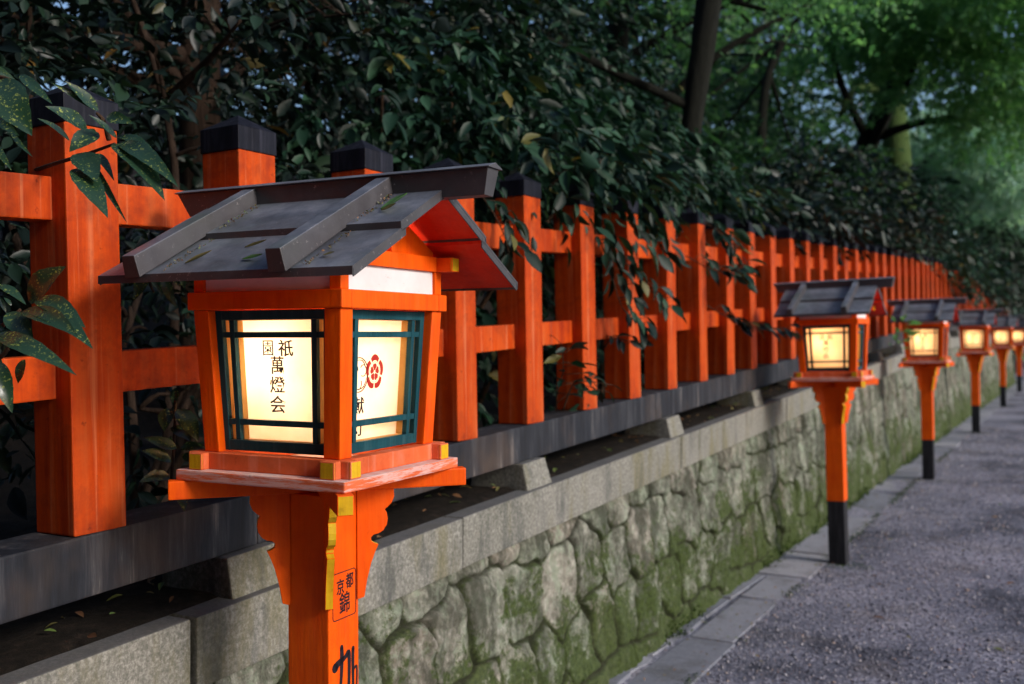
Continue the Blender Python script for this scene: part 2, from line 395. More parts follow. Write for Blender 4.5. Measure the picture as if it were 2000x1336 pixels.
# ------------------------------------------------------------------ setting: path, kerb, bank
rng = np.random.default_rng(7); random.seed(7)
def vnoise(x, y, s=1.0, seed=0):
    """smooth value noise on arrays"""
    x = np.asarray(x, float) * s + 17.3 * seed + 1000; y = np.asarray(y, float) * s + 9.1 * seed + 1000
    xi = np.floor(x).astype(np.int64); yi = np.floor(y).astype(np.int64); fx = x - xi; fy = y - yi
    fx = fx * fx * (3 - 2 * fx); fy = fy * fy * (3 - 2 * fy)
    def h(a, b):
        n = (a * 374761393 + b * 668265263 + seed * 1442695) & 0x7fffffff
        n = ((n ^ (n >> 13)) * 1274126177) & 0x7fffffff
        return (n & 0xffff) / 65535.0
    return (h(xi, yi) * (1 - fx) + h(xi + 1, yi) * fx) * (1 - fy) + (h(xi, yi + 1) * (1 - fx) + h(xi + 1, yi + 1) * fx) * fy
def fbm(x, y, s=1.0, o=4, seed=0):
    r = 0; a = 0.5
    for k in range(o): r = r + a * vnoise(x, y, s * 2 ** k, seed + k); a *= 0.5
    return r
def grid_mesh(name, us, vs, fn, mat, parent=None, smooth=True):
    U, V = np.meshgrid(us, vs, indexing='ij'); P = fn(U, V); nu, nv = U.shape
    idx = np.arange(nu * nv).reshape(nu, nv)
    F = np.stack([idx[:-1, :-1], idx[1:, :-1], idx[1:, 1:], idx[:-1, 1:]], -1).reshape(-1, 4)
    me = mesh_np(name, np.stack(P, -1).reshape(-1, 3), 4, F, mat, smooth)
    return link(name, me, parent)

# the path: one sheet out to the horizon, finer near by
ys = np.concatenate([[-60, -20, -6], np.arange(-2, 12, 0.06), np.arange(12, 40, 0.4), [60, 90, 150, 250]])
xs = np.concatenate([[-120, -40, -12, -3], np.arange(-2.0, 3, 0.06), np.arange(3, 8, .4), [14, 40, 120]])
path = grid_mesh('path', xs, ys, lambda x, y: (x, y, -0.003 + 0.022 * fbm(x, y, 1.3, 4, 3) * (np.abs(x) < 10)), M['path'])
tag(path, kind='structure')

# pebbles on the path
def pebbles(n, seed):
    r = np.random.default_rng(seed)
    y = 3.0 + 15 * r.random(n) ** 1.5; x = -1.575 + (0.25 + 0.40 * (y + 0.6)) * r.random(n) ** 1.15
    s = 0.0028 + 0.0055 * r.random(n) ** 3 + 0.008 * (r.random(n) > 0.994) + 0.0003 * y
    T = np.array([[1, 0, 0], [0, 1, 0], [-1, 0, 0], [0, -1, 0], [0, 0, .7], [0, 0, -.7]], float)
    Fo = np.array([[0, 1, 4], [1, 2, 4], [2, 3, 4], [3, 0, 4], [1, 0, 5], [2, 1, 5], [3, 2, 5], [0, 3, 5]])
    V = T[None] * (s[:, None, None]) * (0.65 + 0.7 * r.random((n, 6, 1))); a = r.random(n) * 6.28
    ca, sa = np.cos(a)[:, None], np.sin(a)[:, None]
    X = V[..., 0] * ca - V[..., 1] * sa; Y = V[..., 0] * sa + V[..., 1] * ca
    z = -0.003 + 0.022 * fbm(x, y, 1.3, 4, 3)
    P = np.stack([X + x[:, None], Y + y[:, None], V[..., 2] + (z + 0.3 * s)[:, None]], -1)
    F = (Fo[None] + 6 * np.arange(n)[:, None, None]).reshape(-1, 3)
    return mesh_np('gravel', P.reshape(-1, 3), 3, F, M['pebble'])
tag(link('gravel', pebbles(42000, 5)), 'loose grey and lilac gravel scattered over the path', 'gravel', kind='stuff')

# kerb slabs, one structure
kb = MB(); y = -0.4; rk = random.Random(3)
while y < 34:
    L = rk.uniform(0.45, 0.9); x1 = -1.555 + rk.uniform(-.03, .02); x0 = -1.80 + rk.uniform(-.012, .012) if y < 6.2 else -1.885
    z = 0.013 + rk.uniform(-.006, .004); g = 0.013; tl = rk.uniform(-.006, .006)
    kb.hexa([(x0, y + g, -.05), (x1, y + g, -.05), (x1 + tl, y + L - g, -.05), (x0, y + L - g, -.05),
             (x0, y + g, z + tl), (x1 - .004, y + g, z), (x1 + tl - .004, y + L - g, z - tl), (x0, y + L - g, z)]); y += L
y = -0.4
while y < 6.3:
    L = rk.uniform(0.22, 0.5); z = 0.018 + rk.uniform(-.012, .012); a = rk.uniform(-.025, .02); b = rk.uniform(-.02, .02)
    kb.hexa([(-1.90, y + .01, -.05), (-1.825 + a, y + .015, -.05), (-1.825 + b, y + L - .012, -.05), (-1.90, y + L - .01, -.05),
             (-1.90, y + .01, z + b * .5), (-1.825 + a, y + .015, z), (-1.825 + b, y + L - .012, z + a * .5), (-1.90, y + L - .01, z)]); y += L
o = kb.build('kerb', M['kerb'], None, 0.006); tag(o, kind='structure')

# soil behind the coping and the wooded bank that rises behind the fence
def bank(x, y):
    sl = 0.04 * np.minimum(y, 17.0) + 0.004 * np.maximum(0, y - 17.0)
    d = np.maximum(0, -2.0 - x)
    z = 0.812 + sl + 0.016 * np.minimum(1, (-1.955 - x) / 0.06) + 0.04 * (fbm(x, y, 4, 4, 9) - .45) * np.minimum(1, d / .15 + .15)
    z = z + 0.05 * np.clip(d - 0.5, 0, 3) + 0.33 * np.clip(d - 2.5, 0, 30) + 0.3 * (fbm(x, y, .7, 3, 2) - .45) * np.clip(d - .8, 0, 2)
    return x, y, z
xs = np.concatenate([np.linspace(-60, -8, 14), np.arange(-7.5, -3, .3), np.arange(-3, -1.95, .03)])
ys = np.concatenate([np.arange(-8, -1, .5), np.arange(-1, 8, .05), np.arange(8, 45, .5), [60, 90]])
tag(grid_mesh('bank', xs, ys, bank, M['soil']), kind='structure')

# ------------------------------------------------------------------ stone wall
wall = empty('stone_wall', (-1.87, 0, 0))
tag(wall, 'low mossy stone retaining wall of rounded boulders with a granite coping, under the red fence', 'wall')
def stone_face(name, y0, y1, ny, nz, seed):
    # jittered cells; the surface bulges out of each cell and sinks at the joints
    r = np.random.default_rng(seed); CW, CH = 0.27, 0.30
    cols = int((y1 - y0) / CW) + 6; rows = 8
    cu = y0 - 3 * CW + CW * np.arange(cols)[:, None] + CW * 0.5 + 0 * np.zeros((1, rows)); cv = -1 * CH + CH * np.arange(rows)[None] + CH * .5 + 0 * cu
    cu = cu + CW * 0.5 * (np.arange(rows)[None] % 2) + CW * 0.5 * (r.random(cu.shape) - .5); cv = cv + CH * 0.42 * (r.random(cv.shape) - .5)
    sid = r.random(cu.shape); amp = 0.7 + 0.6 * r.random(cu.shape); tx = 0.10 * (r.random(cu.shape) - .5); ty = 0.12 * (r.random(cu.shape) - .5)
    us = np.linspace(y0, y1, ny); ts = np.linspace(0, 1, nz)
    U, T = np.meshgrid(us, ts, indexing='ij')
    top = 0.668 + 0.04 * np.minimum(U, 17) + 0.004 * np.maximum(0, U - 17)
    Z = -0.03 + T * (top + 0.03)
    # the courses follow the fence in the upper part
    Zc = Z - (0.04 * np.minimum(U, 17)) * 0.55
    wu = U + 0.05 * (fbm(U, Zc, 5, 3, 21) - .45); wv = Zc + 0.05 * (fbm(U, Zc, 5, 3, 31) - .45)
    ci = np.floor((wu - (y0 - 3 * CW)) / CW).astype(int); cj = np.floor((wv + CH) / CH).astype(int)
    F1 = np.full(U.shape, 9.0); F2 = np.full(U.shape, 9.0); ii = np.zeros(U.shape, int); jj = np.zeros(U.shape, int)
    for di in range(-2, 3):
        for dj in range(-2, 3):
            i = np.clip(ci + di, 0, cols - 1); j = np.clip(cj + dj, 0, rows - 1)
            du = (wu - cu[i, j]) / CW; dv = (wv - cv[i, j]) / CH
            d = (np.abs(du) ** 6 + np.abs(dv) ** 6) ** (1 / 6)
            d = d * (1.1 - 0.14 * sid[i, j])
            new = d < F1
            F2 = np.where(new, F1, np.minimum(F2, np.where(d > F1, d, F2)))
            ii = np.where(new, i, ii); jj = np.where(new, j, jj); F1 = np.where(new, d, F1)
    e = np.clip((F2 - F1) / 0.13, 0, 1); bul = 1 - (1 - e) ** 3.2
    du = wu - cu[ii, jj]; dv = wv - cv[ii, jj]
    rough = 0.040 * (fbm(U, Z, 7, 6, 41) - .45) + 0.018 * (fbm(U, Z, 38, 4, 51) - .45)
    X = -1.90 - 0.075 * T + bul * 0.034 * amp[ii, jj] + (tx[ii, jj] * du + ty[ii, jj] * dv) * 1.2 * e + rough * (0.4 + e)
    X = X - 0.03 * np.clip((T - 0.93) / .07, 0, 1)
    V = np.stack([X, U, Z], -1).reshape(-1, 3); nu, nv = U.shape
    idx = np.arange(nu * nv).reshape(nu, nv); F = np.stack([idx[:-1, :-1], idx[1:, :-1], idx[1:, 1:], idx[:-1, 1:]], -1).reshape(-1, 4)
    me = mesh_np(name, V, 4, F, M['wall'], True)
    a = me.attributes.new('stone', 'FLOAT', 'POINT'); a.data.foreach_set('value', sid[ii, jj].ravel().astype(np.float32))
    b = me.attributes.new('joint', 'FLOAT', 'POINT'); b.data.foreach_set('value', (np.clip(1 - (F2 - F1) / 0.10, 0, 1)).ravel().astype(np.float32))
    o = link(name, me); o.parent = wall; o.matrix_parent_inverse = Matrix.Translation((1.87, 0, 0)); return o
def child(o, root):
    o.parent = root; o.matrix_parent_inverse = root.matrix_world.inverted() if root.matrix_world != Matrix() else Matrix.Translation(root.location).inverted(); return o
o1 = stone_face('boulder_face', 0.6, 9.0, 900, 110, 11)
o2 = stone_face('boulder_face', 9.0, 34.0, 900, 40, 12)
# coping stones
yj = [-1.6, 0.35, 1.72] + [2.94 + 2.2 * k for k in range(15)]
for k in range(len(yj) - 1):
    a, b = yj[k] + .007, yj[k + 1] - .007; mb = MB(); n = max(2, int((b - a) / .3))
    jt = random.Random(k).uniform(-.004, .004)
    for q in range(n):
        ya, yb = a + (b - a) * q / n, a + (b - a) * (q + 1) / n
        def ring(yy): s = cop_top(yy); return [(-2.30, yy, s - .18), (-1.905 + jt, yy, s - .18), (-1.900 + jt, yy, s), (-2.30, yy, s)]
        if q == 0: base = len(mb.v); mb.v += ring(ya); mb.f.append([base, base + 1, base + 2, base + 3]); mb.m.append(0)
        b0 = len(mb.v) - 4; mb.v += ring(yb)
        for e in range(4): mb.f.append([b0 + e, b0 + (e + 1) % 4, b0 + 4 + (e + 1) % 4, b0 + 4 + e]); mb.m.append(0)
    e = len(mb.v) - 4; mb.f.append([e + 3, e + 2, e + 1, e]); mb.m.append(0)
    child(mb.build('coping_stone', M['granite'], None, 0.006), wall)

# ------------------------------------------------------------------ fence
fence = empty('fence', (-1.98, 0, 1.0))
tag(fence, 'long vermilion wooden fence of square black-capped posts and two rails along the wall', 'fence')
PX = -1.98; PWID = 0.14; SP = 0.5285
def make_post():
    m = MB(); m.box(-PWID, 0, -PWID, 0, 0, 0.94); p = m.build('post', M['fence_red'], fence, 0.004)
    c = MB(); w = PWID + .003
    c.box(-w, .003, -w, .003, 0.94, 1.005)
    q = [(-w, -w, 1.005), (.003, -w, 1.005), (.003, .003, 1.005), (-w, .003, 1.005), (-PWID / 2, -PWID / 2, 1.052)]
    c.add(q, [(0, 1, 4), (1, 2, 4), (2, 3, 4), (3, 0, 4)])
    cc = c.build('cap', M['cap'], p, 0.002); return p, cc
post0, cap0 = make_post(); used = False
def rel(x, y, z): return (x + 1.98, y, z - 1.0)
post_y = [1.592 + SP * k for k in range(-3, 61)]          # y of each post's far side
for k, yp in enumerate(post_y):
    if not used: p = post0; used = True
    else:
        p = post0.copy(); C.objects.link(p); c = cap0.copy(); C.objects.link(c); c.parent = p
    p.location = rel(PX + random.uniform(-.003, .003), yp, beam_top(yp - .07))
    p.rotation_euler = (random.uniform(-.008, .008), random.uniform(-.006, .006), random.uniform(-.03, .03))
# rails run through the posts, their faces set back from the posts' faces
def sloped_bar(x0, x1, ya, yb, z0, z1, mat, name, seg=None, bev=.004):
    mb = MB()
    cuts = [ya] + ([17.0] if ya < 17 < yb else []) + [yb]
    for a, b in zip(cuts[:-1], cuts[1:]):
        mb.hexa([(x0, a, z0(a)), (x1, a, z0(a)), (x1, b, z0(b)), (x0, b, z0(b)), (x0, a, z1(a)), (x1, a, z1(a)), (x1, b, z1(b)), (x0, b, z1(b))])
    return child(mb.build(name, mat, None, bev), fence)
for lo, hi in ((0.313, 0.414), (0.722, 0.822)):
    for k in range(0, len(post_y) - 1, 6):
        ya = post_y[k] - .05; yb = post_y[min(k + 6, len(post_y) - 1)] - .056
        sloped_bar(-2.105, -2.038, ya, yb, lambda q, lo=lo: beam_top(q) + lo, lambda q, hi=hi: beam_top(q) + hi, M['fence_red'], 'rail')
yb_ = [-1.2, 2.02] + [2.02 + 3.17 * k for k in range(1, 11)]
for a, b in zip(yb_[:-1], yb_[1:]):
    sloped_bar(-2.14, -1.978, a + .001, b - .001, beam_bot, beam_top, M['beam'], 'base_beam', bev=.006)
# granite feet under the base beam
for k in range(-1, 19):
    yf = 2.085 + 1.584 * k; z0 = cop_top(yf) - .012; z1 = beam_bot(yf) - .001 + .002
    mb = MB(); w = .21; t = .02
    mb.hexa([(-2.2, yf - w, z0 - .008), (-1.925, yf - w, z0 - .008), (-1.925, yf, z0), (-2.2, yf, z0),
             (-2.19, yf - w + .004, beam_bot(yf - w)-.0015), (-1.95, yf - w + .004, beam_bot(yf - w) -.0015), (-1.95, yf - t, beam_bot(yf) - .0015), (-2.19, yf - t, beam_bot(yf) - .0015)])
    child(mb.build('stone_foot', M['granite'], None, 0.006), fence)

# ------------------------------------------------------------------ lanterns
def text_mesh(s, size, depth=0.0006, off=0.0):
    cu = bpy.data.curves.new('t', 'FONT'); cu.body = s; cu.size = size; cu.extrude = depth; cu.offset = off
    cu.align_x = 'CENTER'; cu.align_y = 'CENTER'; cu.resolution_u = 3
    ob = bpy.data.objects.new('t', cu); C.objects.link(ob)
    dg = bpy.context.evaluated_depsgraph_get(); me = bpy.data.meshes.new_from_object(ob.evaluated_get(dg))
    vs = [tuple(v.co) for v in me.vertices]; fs = [tuple(p.vertices) for p in me.polygons]
    bpy.data.objects.remove(ob); bpy.data.curves.remove(cu); bpy.data.meshes.remove(me)
    if vs:                                       # centre on its own box, scaled to the asked height
        xs = [v[0] for v in vs]; ysv = [v[1] for v in vs]; cx = (min(xs) + max(xs)) / 2; cy = (min(ysv) + max(ysv)) / 2
        vs = [(v[0] - cx, v[1] - cy, v[2]) for v in vs]
    return vs, fs
def stroke(mb, pts, w, depth=0.0006, n=5):
    """a brush stroke of varying width in the x-y plane"""
    P = bez([(p[0], p[1], 0) for p in pts], n); W = []
    ws = w if isinstance(w, (list, tuple)) else [w] * len(pts)
    for i in range(len(P)):
        t = i / (len(P) - 1) * (len(pts) - 1); k = min(int(t), len(pts) - 2); W.append(ws[k] + (ws[k + 1] - ws[k]) * (t - k))
    L = []; Rr = []
    for i, p in enumerate(P):
        d = (P[min(i + 1, len(P) - 1)] - P[max(i - 1, 0)]).normalized(); nn = Vector((-d.y, d.x, 0))
        L.append(p + nn * W[i] / 2); Rr.append(p - nn * W[i] / 2)
    for i in range(len(P) - 1):
        q = [L[i], Rr[i], Rr[i + 1], L[i + 1]]
        mb.add([(a.x, a.y, -depth) for a in q] + [(a.x, a.y, depth) for a in q], MB.HEXF)
    for e in (0, -1):                              # round ends
        c = P[e]; r = W[e] / 2; ring = [(c.x + r * math.cos(a), c.y + r * math.sin(a)) for a in np.linspace(0, 2 * math.pi, 11)[:-1]]
        mb.add([(x, y, depth) for x, y in ring], [tuple(range(10))])

ZB, ZT = 1.300, 1.635
def ksc(z): return 0.197 + (0.214 - 0.197) * (z - ZB) / (ZT - ZB)       # outer half width of the tapered body
SIDES = [Matrix.Rotation(a, 4, 'Z') for a in (0, math.pi / 2, math.pi, 3 * math.pi / 2)]   # -y, +x, +y, -x
def side_pt(s, d, z):
    """s along the side as a share of the body half width, d metres inside the outer face"""
    k = ksc(z); return (s * k, -(k - d), z)
def side_box(mb, s0, s1, d0, d1, z0, z1, mi=0):
    p = []
    for z in (z0, z1):
        p += [side_pt(s0, d0, z), side_pt(s1, d0, z), side_pt(s1, d1, z), side_pt(s0, d1, z)]
    mb.hexa(p, mi)

def make_lantern():
    root = empty('lantern_post')
    # post with its black foot
    m = MB(); m.box(-.061, .061, -.061, .061, .36, 1.19); post = m.build('post', M['vermilion'], root, 0.003)
    m = MB(); m.box(-.0595, .0595, -.0595, .0595, -.2, .3599); m.build('post_foot', M['black'], root, 0.003)
    # scalloped brackets on the post's corners, set on the diagonals
    prof = [(.175, 1.19), (.176, 1.17), (.170, 1.155), (.160, 1.145), (.152, 1.139), (.157, 1.130), (.1595, 1.115), (.157, 1.10), (.148, 1.086),
            (.136, 1.079), (.124, 1.077), (.117, 1.070), (.118, 1.061), (.127, 1.055), (.136, 1.052), (.128, 1.035), (.117, 1.005), (.107, .965), (.100, .923), (.087, .919)]
    for a in range(4):
        m = MB(); pr_ = [(.082, 1.19)] + prof + [(.082, .919)]
        m.prism(pr_, 'y', -.0098, .0098, 0, 1)
        m.xf(Matrix.Rotation(R(45 + 90 * a), 4, 'Z')); m.build('bracket', [M['vermilion'], M['yellow']], root, 0.0012)
    # diagonal cross beams
    m = MB()
    m.box(-.362, .362, -.018, .018, 1.19, 1.2347)
    m.xf(Matrix.Rotation(R(45), 4, 'Z')); m.build('cross_beam', M['vermilion'], root, 0.004)
    m = MB()
    for s in (-1, 1):
        m.box(min(s * .019, s * .355), max(s * .019, s * .355), -.018, .018, 1.19, 1.2347)
        m.box(min(s * .3551, s * .360), max(s * .3551, s * .360), -.018, .018, 1.19, 1.2347, 1)
    m.xf(Matrix.Rotation(R(-45), 4, 'Z')); m.build('cross_beam', [M['vermilion'], M['yellow']], root, 0.004)
    m = MB(); m.box(-.244, .244, -.244, .244, 1.235, 1.2605); m.build('tray', M['tray'], root, 0.004)
    # log-jointed sill beams with ochre ends
    for a in (0, 1):
        for s in (-1, 1):
            m = MB()
            if a == 0: segs = [(-.230, .230)]
            else: segs = [(-.230, -.2103), (-.1707, .1707), (.2103, .230)]
            for (p, q) in segs: m.box(p, q, s * .1905 - .0195, s * .1905 + .0195, 1.2608, 1.300)
            for e in (-1, 1): m.box(min(e * .2301, e * .236), max(e * .2301, e * .236), s * .1905 - .0195, s * .1905 + .0195, 1.2608, 1.300, 1)
            if a: m.xf(Matrix.Rotation(R(90), 4, 'Z'))
            m.build('sill_beam', [M['tray_side'], M['yellow']], root, 0.0025)
    # tapered corner posts
    for sx, sy in ((-1, -1), (1, -1), (1, 1), (-1, 1)):
        m = MB(); p = []
        for z in (ZB + .0005, ZT):
            k = ksc(z); x0, x1 = sorted((sx * k, sx * (k - .045))); y0, y1 = sorted((sy * k, sy * (k - .045)))
            p += [(x0, y0, z), (x1, y0, z), (x1, y1, z), (x0, y1, z)]
        m.hexa(p); m.build('corner_post', M['vermilion'], root, 0.003)
    # four lattice windows with paper behind
    for i, Rm in enumerate(SIDES):
        e = .785; w = .115                     # stiles between s = .66 and .78
        m = MB(); D0, D1 = .022, .036
        side_box(m, -e, -.70, D0, D1, ZB + .004, ZT - .0005); side_box(m, .70, e, D0, D1, ZB + .004, ZT - .0005)
        side_box(m, -.699, .699, D0 + .0003, D1, ZT - .0225, ZT - .0007); side_box(m, -.699, .699, D0 + .0003, D1, ZB + .0045, ZB + .029)
        for s in (-.565, .565): side_box(m, s - .033, s + .033, D0 + .001, D1, ZB + .0295, ZT - .023)
        for z in (1.372, 1.577):
            for a, b in ((-.699, -.599), (-.531, .531), (.599, .699)): side_box(m, a, b, D0 + .0015, D1, z - .0068, z + .0068)
        m.xf(Rm); m.build('lattice', M['teal'], root, 0.001)
        m = MB(); D0, D1 = .0365, .054        # the plain wooden grille just inside it
        side_box(m, -.80, -.705, D0, D1, ZB + .003, ZT - .001); side_box(m, .705, .80, D0, D1, ZB + .003, ZT - .001)
        side_box(m, -.704, .704, D0, D1, ZT - .024, ZT - .0015); side_box(m, -.704, .704, D0, D1, ZB + .0035, ZB + .030)
        for s in (-.56, .56): side_box(m, s - .03, s + .03, D0, D1, ZB + .0302, ZT - .0242)
        for z in (1.372, 1.577):
            for a, b in ((-.703, -.591), (-.529, .529), (.591, .703)): side_box(m, a, b, D0 + .004, D1 - .004, z - .005, z + .005)
        m.xf(Rm); m.build('inner_grille', M['inner_wood'], root, 0.001)
        m = MB(); side_box(m, -.74, .74, .0560, .0567, ZB + .004, ZT - .002); m.xf(Rm); pap = m.build('paper_panel', M['paper'], root)
        tilt = math.atan((ksc(ZT) - ksc(ZB)) / (ZT - ZB))
        def place(vs, sx, z, sc=(1, 1)):
            out = []
            for (a, b, c) in vs:
                zz = z + b * sc[1]; out.append((sx + a * sc[0], -(ksc(zz) - .0558) - .0008 + c * -1, zz))
            return out
        if i in (0, 2):
            m = MB()
            for ch, x, z, s, sc in (('園', -.040, 1.546, .038, (.95, 1.08)), ('祇', .012, 1.546, .042, (1.08, .98)), ('萬', -.014, 1.506, .043, (1.0, 1.05)),
                                    ('燈', -.016, 1.460, .045, (1.02, .92)), ('会', -.017, 1.414, .048, (1.0, .9))):
                vs, fs = text_mesh(ch, s, off=(.0001 if ch == '園' else .0004)); m.add(place(vs, x, z, sc), fs)
            m.xf(Rm); m.build('inscription', M['ink'], pap)
        if i == 1:
            m = MB(); cx, cz = .004, 1.487          # the five-lobed red crest
            m2 = MB()
            def ell(r0, r1, a0, a1, n=8, cc=(0, 0)):
                o = []
                for t in np.linspace(a0, a1, n): o.append((cc[0] + r1 * math.cos(t), cc[1] + r1 * math.sin(t)))
                for t in np.linspace(a1, a0, n): o.append((cc[0] + r0 * math.cos(t), cc[1] + r0 * math.sin(t)))
                return o
            shapes = []
            for k in range(5):
                th = math.pi / 2 + k * 2 * math.pi / 5; h = math.pi / 5 - .07
                o = []
                for t in np.linspace(-h, h, 11): rr = .0315 + .0055 * math.cos(t / h * 1.35); o.append((rr * math.cos(th + t), rr * math.sin(th + t)))
                for t in np.linspace(h, -h, 11): rr = .0228 + .0015 * math.cos(t / h * 1.35); o.append((rr * math.cos(th + t), rr * math.sin(th + t)))
                shapes.append(o)
                shapes.append(ell(.0208, .0216, th - h, th + h, 7))
                o = []
                for t in np.linspace(-h * 1.05, h * 1.05, 9): rr = .0155 + .0035 * math.cos(t / h * 1.5) - .002 * (abs(t) < .06); o.append((rr * math.cos(th + t), rr * math.sin(th + t)))
                o += [(.004 * math.cos(th + .5), .004 * math.sin(th + .5)), (.004 * math.cos(th - .5), .004 * math.sin(th - .5))]
                shapes.append(o)
                t0 = th + math.pi / 5
            for o in shapes:
                n = len(o); m.add(place([(a * 1.0, b * 1.16, 0) for a, b in o], cx, cz), [tuple(range(n))])
            m.xf(Rm); m.build('crest', M['ink_red'], pap)
            m = MB(); cc = (-.060, 1.482)             # three-comma swirl drawn in outline
            def arcs(k, r, a0, a1, w): return [(r * math.cos(a), r * 1.12 * math.sin(a)) for a in np.linspace(a0, a1, 12)]
            s_ = MB()
            for k in range(3):
                b0 = k * 2 * math.pi / 3 + .5
                stroke(s_, [(.037 * math.cos(b0 + t), .037 * math.sin(b0 + t)) for t in np.linspace(0, 2.5, 8)], [.0022] * 4 + [.0016] * 4, n=2)
                hc = (.019 * math.cos(b0), .019 * math.sin(b0))
                stroke(s_, [(hc[0] + .0125 * math.cos(b0 + t), hc[1] + .0125 * math.sin(b0 + t)) for t in np.linspace(-2.6, 2.1, 9)], .0017, n=2)
                stroke(s_, [(hc[0] + .0125 * math.cos(b0 - .2), hc[1] + .0125 * math.sin(b0 - .2)), (.033 * math.cos(b0 + .7), .033 * math.sin(b0 + .7)), (.036 * math.cos(b0 + 1.6), .036 * math.sin(b0 + 1.6))], [.002, .002, .001], n=3)
            m.add(place([(v[0], v[1] * 1.1, v[2]) for v in s_.v], *cc), s_.f); m.xf(Rm); m.build('crest', M['ink_crest'], pap)
            for ch, x, z, s in (('献', -.055, 1.410, .042), ('灯', -.055, 1.357, .042)):
                m = MB(); vs, fs = text_mesh(ch, s, off=.0003); m.add(place(vs, x, z), fs)
                m.xf(Rm); m.build('inscription', M['ink'], pap)
    # bulb
    m = MB(); P = []
    for k in range(9):
        a = math.pi * k / 8; P.append((0.028 * math.sin(a) + .002, 1.47 - .034 * math.cos(a)))
    b = len(m.v)
    for (r_, z) in P:
        for q in range(12): m.v.append((r_ * math.cos(q * math.pi / 6), r_ * math.sin(q * math.pi / 6), z))
    for k in range(8):
        for q in range(12): m.f.append([k * 12 + q, k * 12 + (q + 1) % 12, k * 12 + 12 + (q + 1) % 12, k * 12 + 12 + q]); m.m.append(0)
    m.build('bulb', M['bulb'], root, 0, True)
    ld = bpy.data.lights.new('bulb_light', 'POINT'); ld.energy = LAMP_W; ld.color = (1.0, 0.80, 0.58); ld.shadow_soft_size = 0.04
    lo = link('bulb_light', ld, root); lo.location = (-.045, -.05, 1.525)
    # ring beams, upper frame, white boards
    for i, Rm in enumerate(SIDES):
        m = MB()
        if i % 2 == 0: m.box(-.224, .224, -.224, -.186, ZT + .0005, 1.677)
        else: m.box(-.1855, .1855, -.2235, -.186, ZT + .0005, 1.677); pass
        m.xf(Rm); m.build('ring_beam', M['vermilion'], root, 0.003)
        m = MB(); m.box(-.183, .183, -.206, -.198, 1.6775, 1.7345); m.xf(Rm); m.build('white_board', M['plaster'], root, 0.001)
    for sx in (-1, 1):
        for sy in (-1, 1):
            m = MB(); m.box(*sorted((sx * .2135, sx * .183)), *sorted((sy * .2135, sy * .183)), 1.6775, 1.7345)
            m.build('upper_stub', M['vermilion'], root, 0.002)
    for s in (-1, 1):
        m = MB(); m.box(-.255, .255, s * .205 - .0175, s * .205 + .0175, 1.735, 1.7705)
        for e in (-1, 1): m.box(min(e * .2551, e * .2615), max(e * .2551, e * .2615), s * .205 - .0175, s * .205 + .0175, 1.735, 1.7705, 1)
        m.build('purlin', [M['vermilion'], M['yellow']], root, 0.002)
        m = MB(); x0, x1 = sorted((s * .1865, s * .2165)); m.box(x0, x1, -.187, .187, 1.735, 1.772)
        m.build('gable_beam', M['vermilion'], root, 0.002)
        m = MB(); x0, x1 = sorted((s * .19, s * .198)); m.prism([(-.20, 1.7725), (.20, 1.7725), (.20, 1.785), (0, 1.884), (-.20, 1.785)], 'x', x0, x1)
        m.build('gable_board', M['vermilion'], root)
        m = MB(); x0, x1 = sorted((s * .1985, s * .212)); m.box(x0, x1, -.011, .011, 1.7725, 1.873); m.build('king_strut', M['vermilion'], root, 0.0015)
    # roof
    def soff_lo(y): return 1.8885 - .517 * abs(y)
    def soff_up(y): return 1.9035 - .517 * abs(y)
    XR = .352
    roof = None; m = MB()
    for s in (-1, 1):
        # red boards below, metal sheet on top; the lower tier slides under the upper one
        for (ya, yb, f, xr) in ((.0005, .188, soff_up, XR), (.172, .363, soff_lo, XR)):
            def sl(t0, t1, mi, o=0.0):
                q = [(s * ya, f(ya) + t0), (s * yb, f(yb) + t0), (s * yb, f(yb) + t1), (s * ya, f(ya) + t1)]
                m.prism(q, 'x', -xr - o, xr + o, mi, mi)
            sl(0.0, .008, 1); 
            q = [(s * ya, f(ya) + .0083), (s * (yb + .004), f(yb + .004) - .006), (s * (yb + .0065), f(yb + .0065) - .006), (s * (yb + .0065), f(yb + .0065) + .0145), (s * ya, f(ya) + .0145)]
            q = [(s * ya, f(ya) + .0083), (s * (yb + .002), f(yb + .002) + .0083), (s * (yb + .002), f(yb) - .006), (s * (yb + .0045), f(yb) - .006), (s * (yb + .0045), f(yb + .0045) + .0145), (s * ya, f(ya) + .0145)]
            m.prism(q, 'x', -xr - .004, xr + .004, 0, 0)
            for e in (-1, 1):                         # folded metal edge on the gable
                x0, x1 = sorted((e * (xr + .0005), e * (xr + .0035)))
                m.prism([(s * ya, f(ya) - .009), (s * yb, f(yb) - .009), (s * yb, f(yb) + .008), (s * ya, f(ya) + .008)], 'x', x0, x1)
    roof = m.build('roof', [M['metal'], M['soffit']], root)
    m = MB()
    m.hexa([(-.415, -.021, 1.889), (.466, -.021, 1.889), (.466, .021, 1.889), (-.415, .021, 1.889),
            (-.452, -.026, 1.949), (.478, -.026, 1.949), (.478, .026, 1.949), (-.452, .026, 1.949)])
    m.prism([(-.033, 1.9492), (.033, 1.9492), (.033, 1.9515), (0, 1.9625), (-.033, 1.9515)], 'x', -.458, .484)
    m.build('ridge', M['metal'], roof, 0.002)
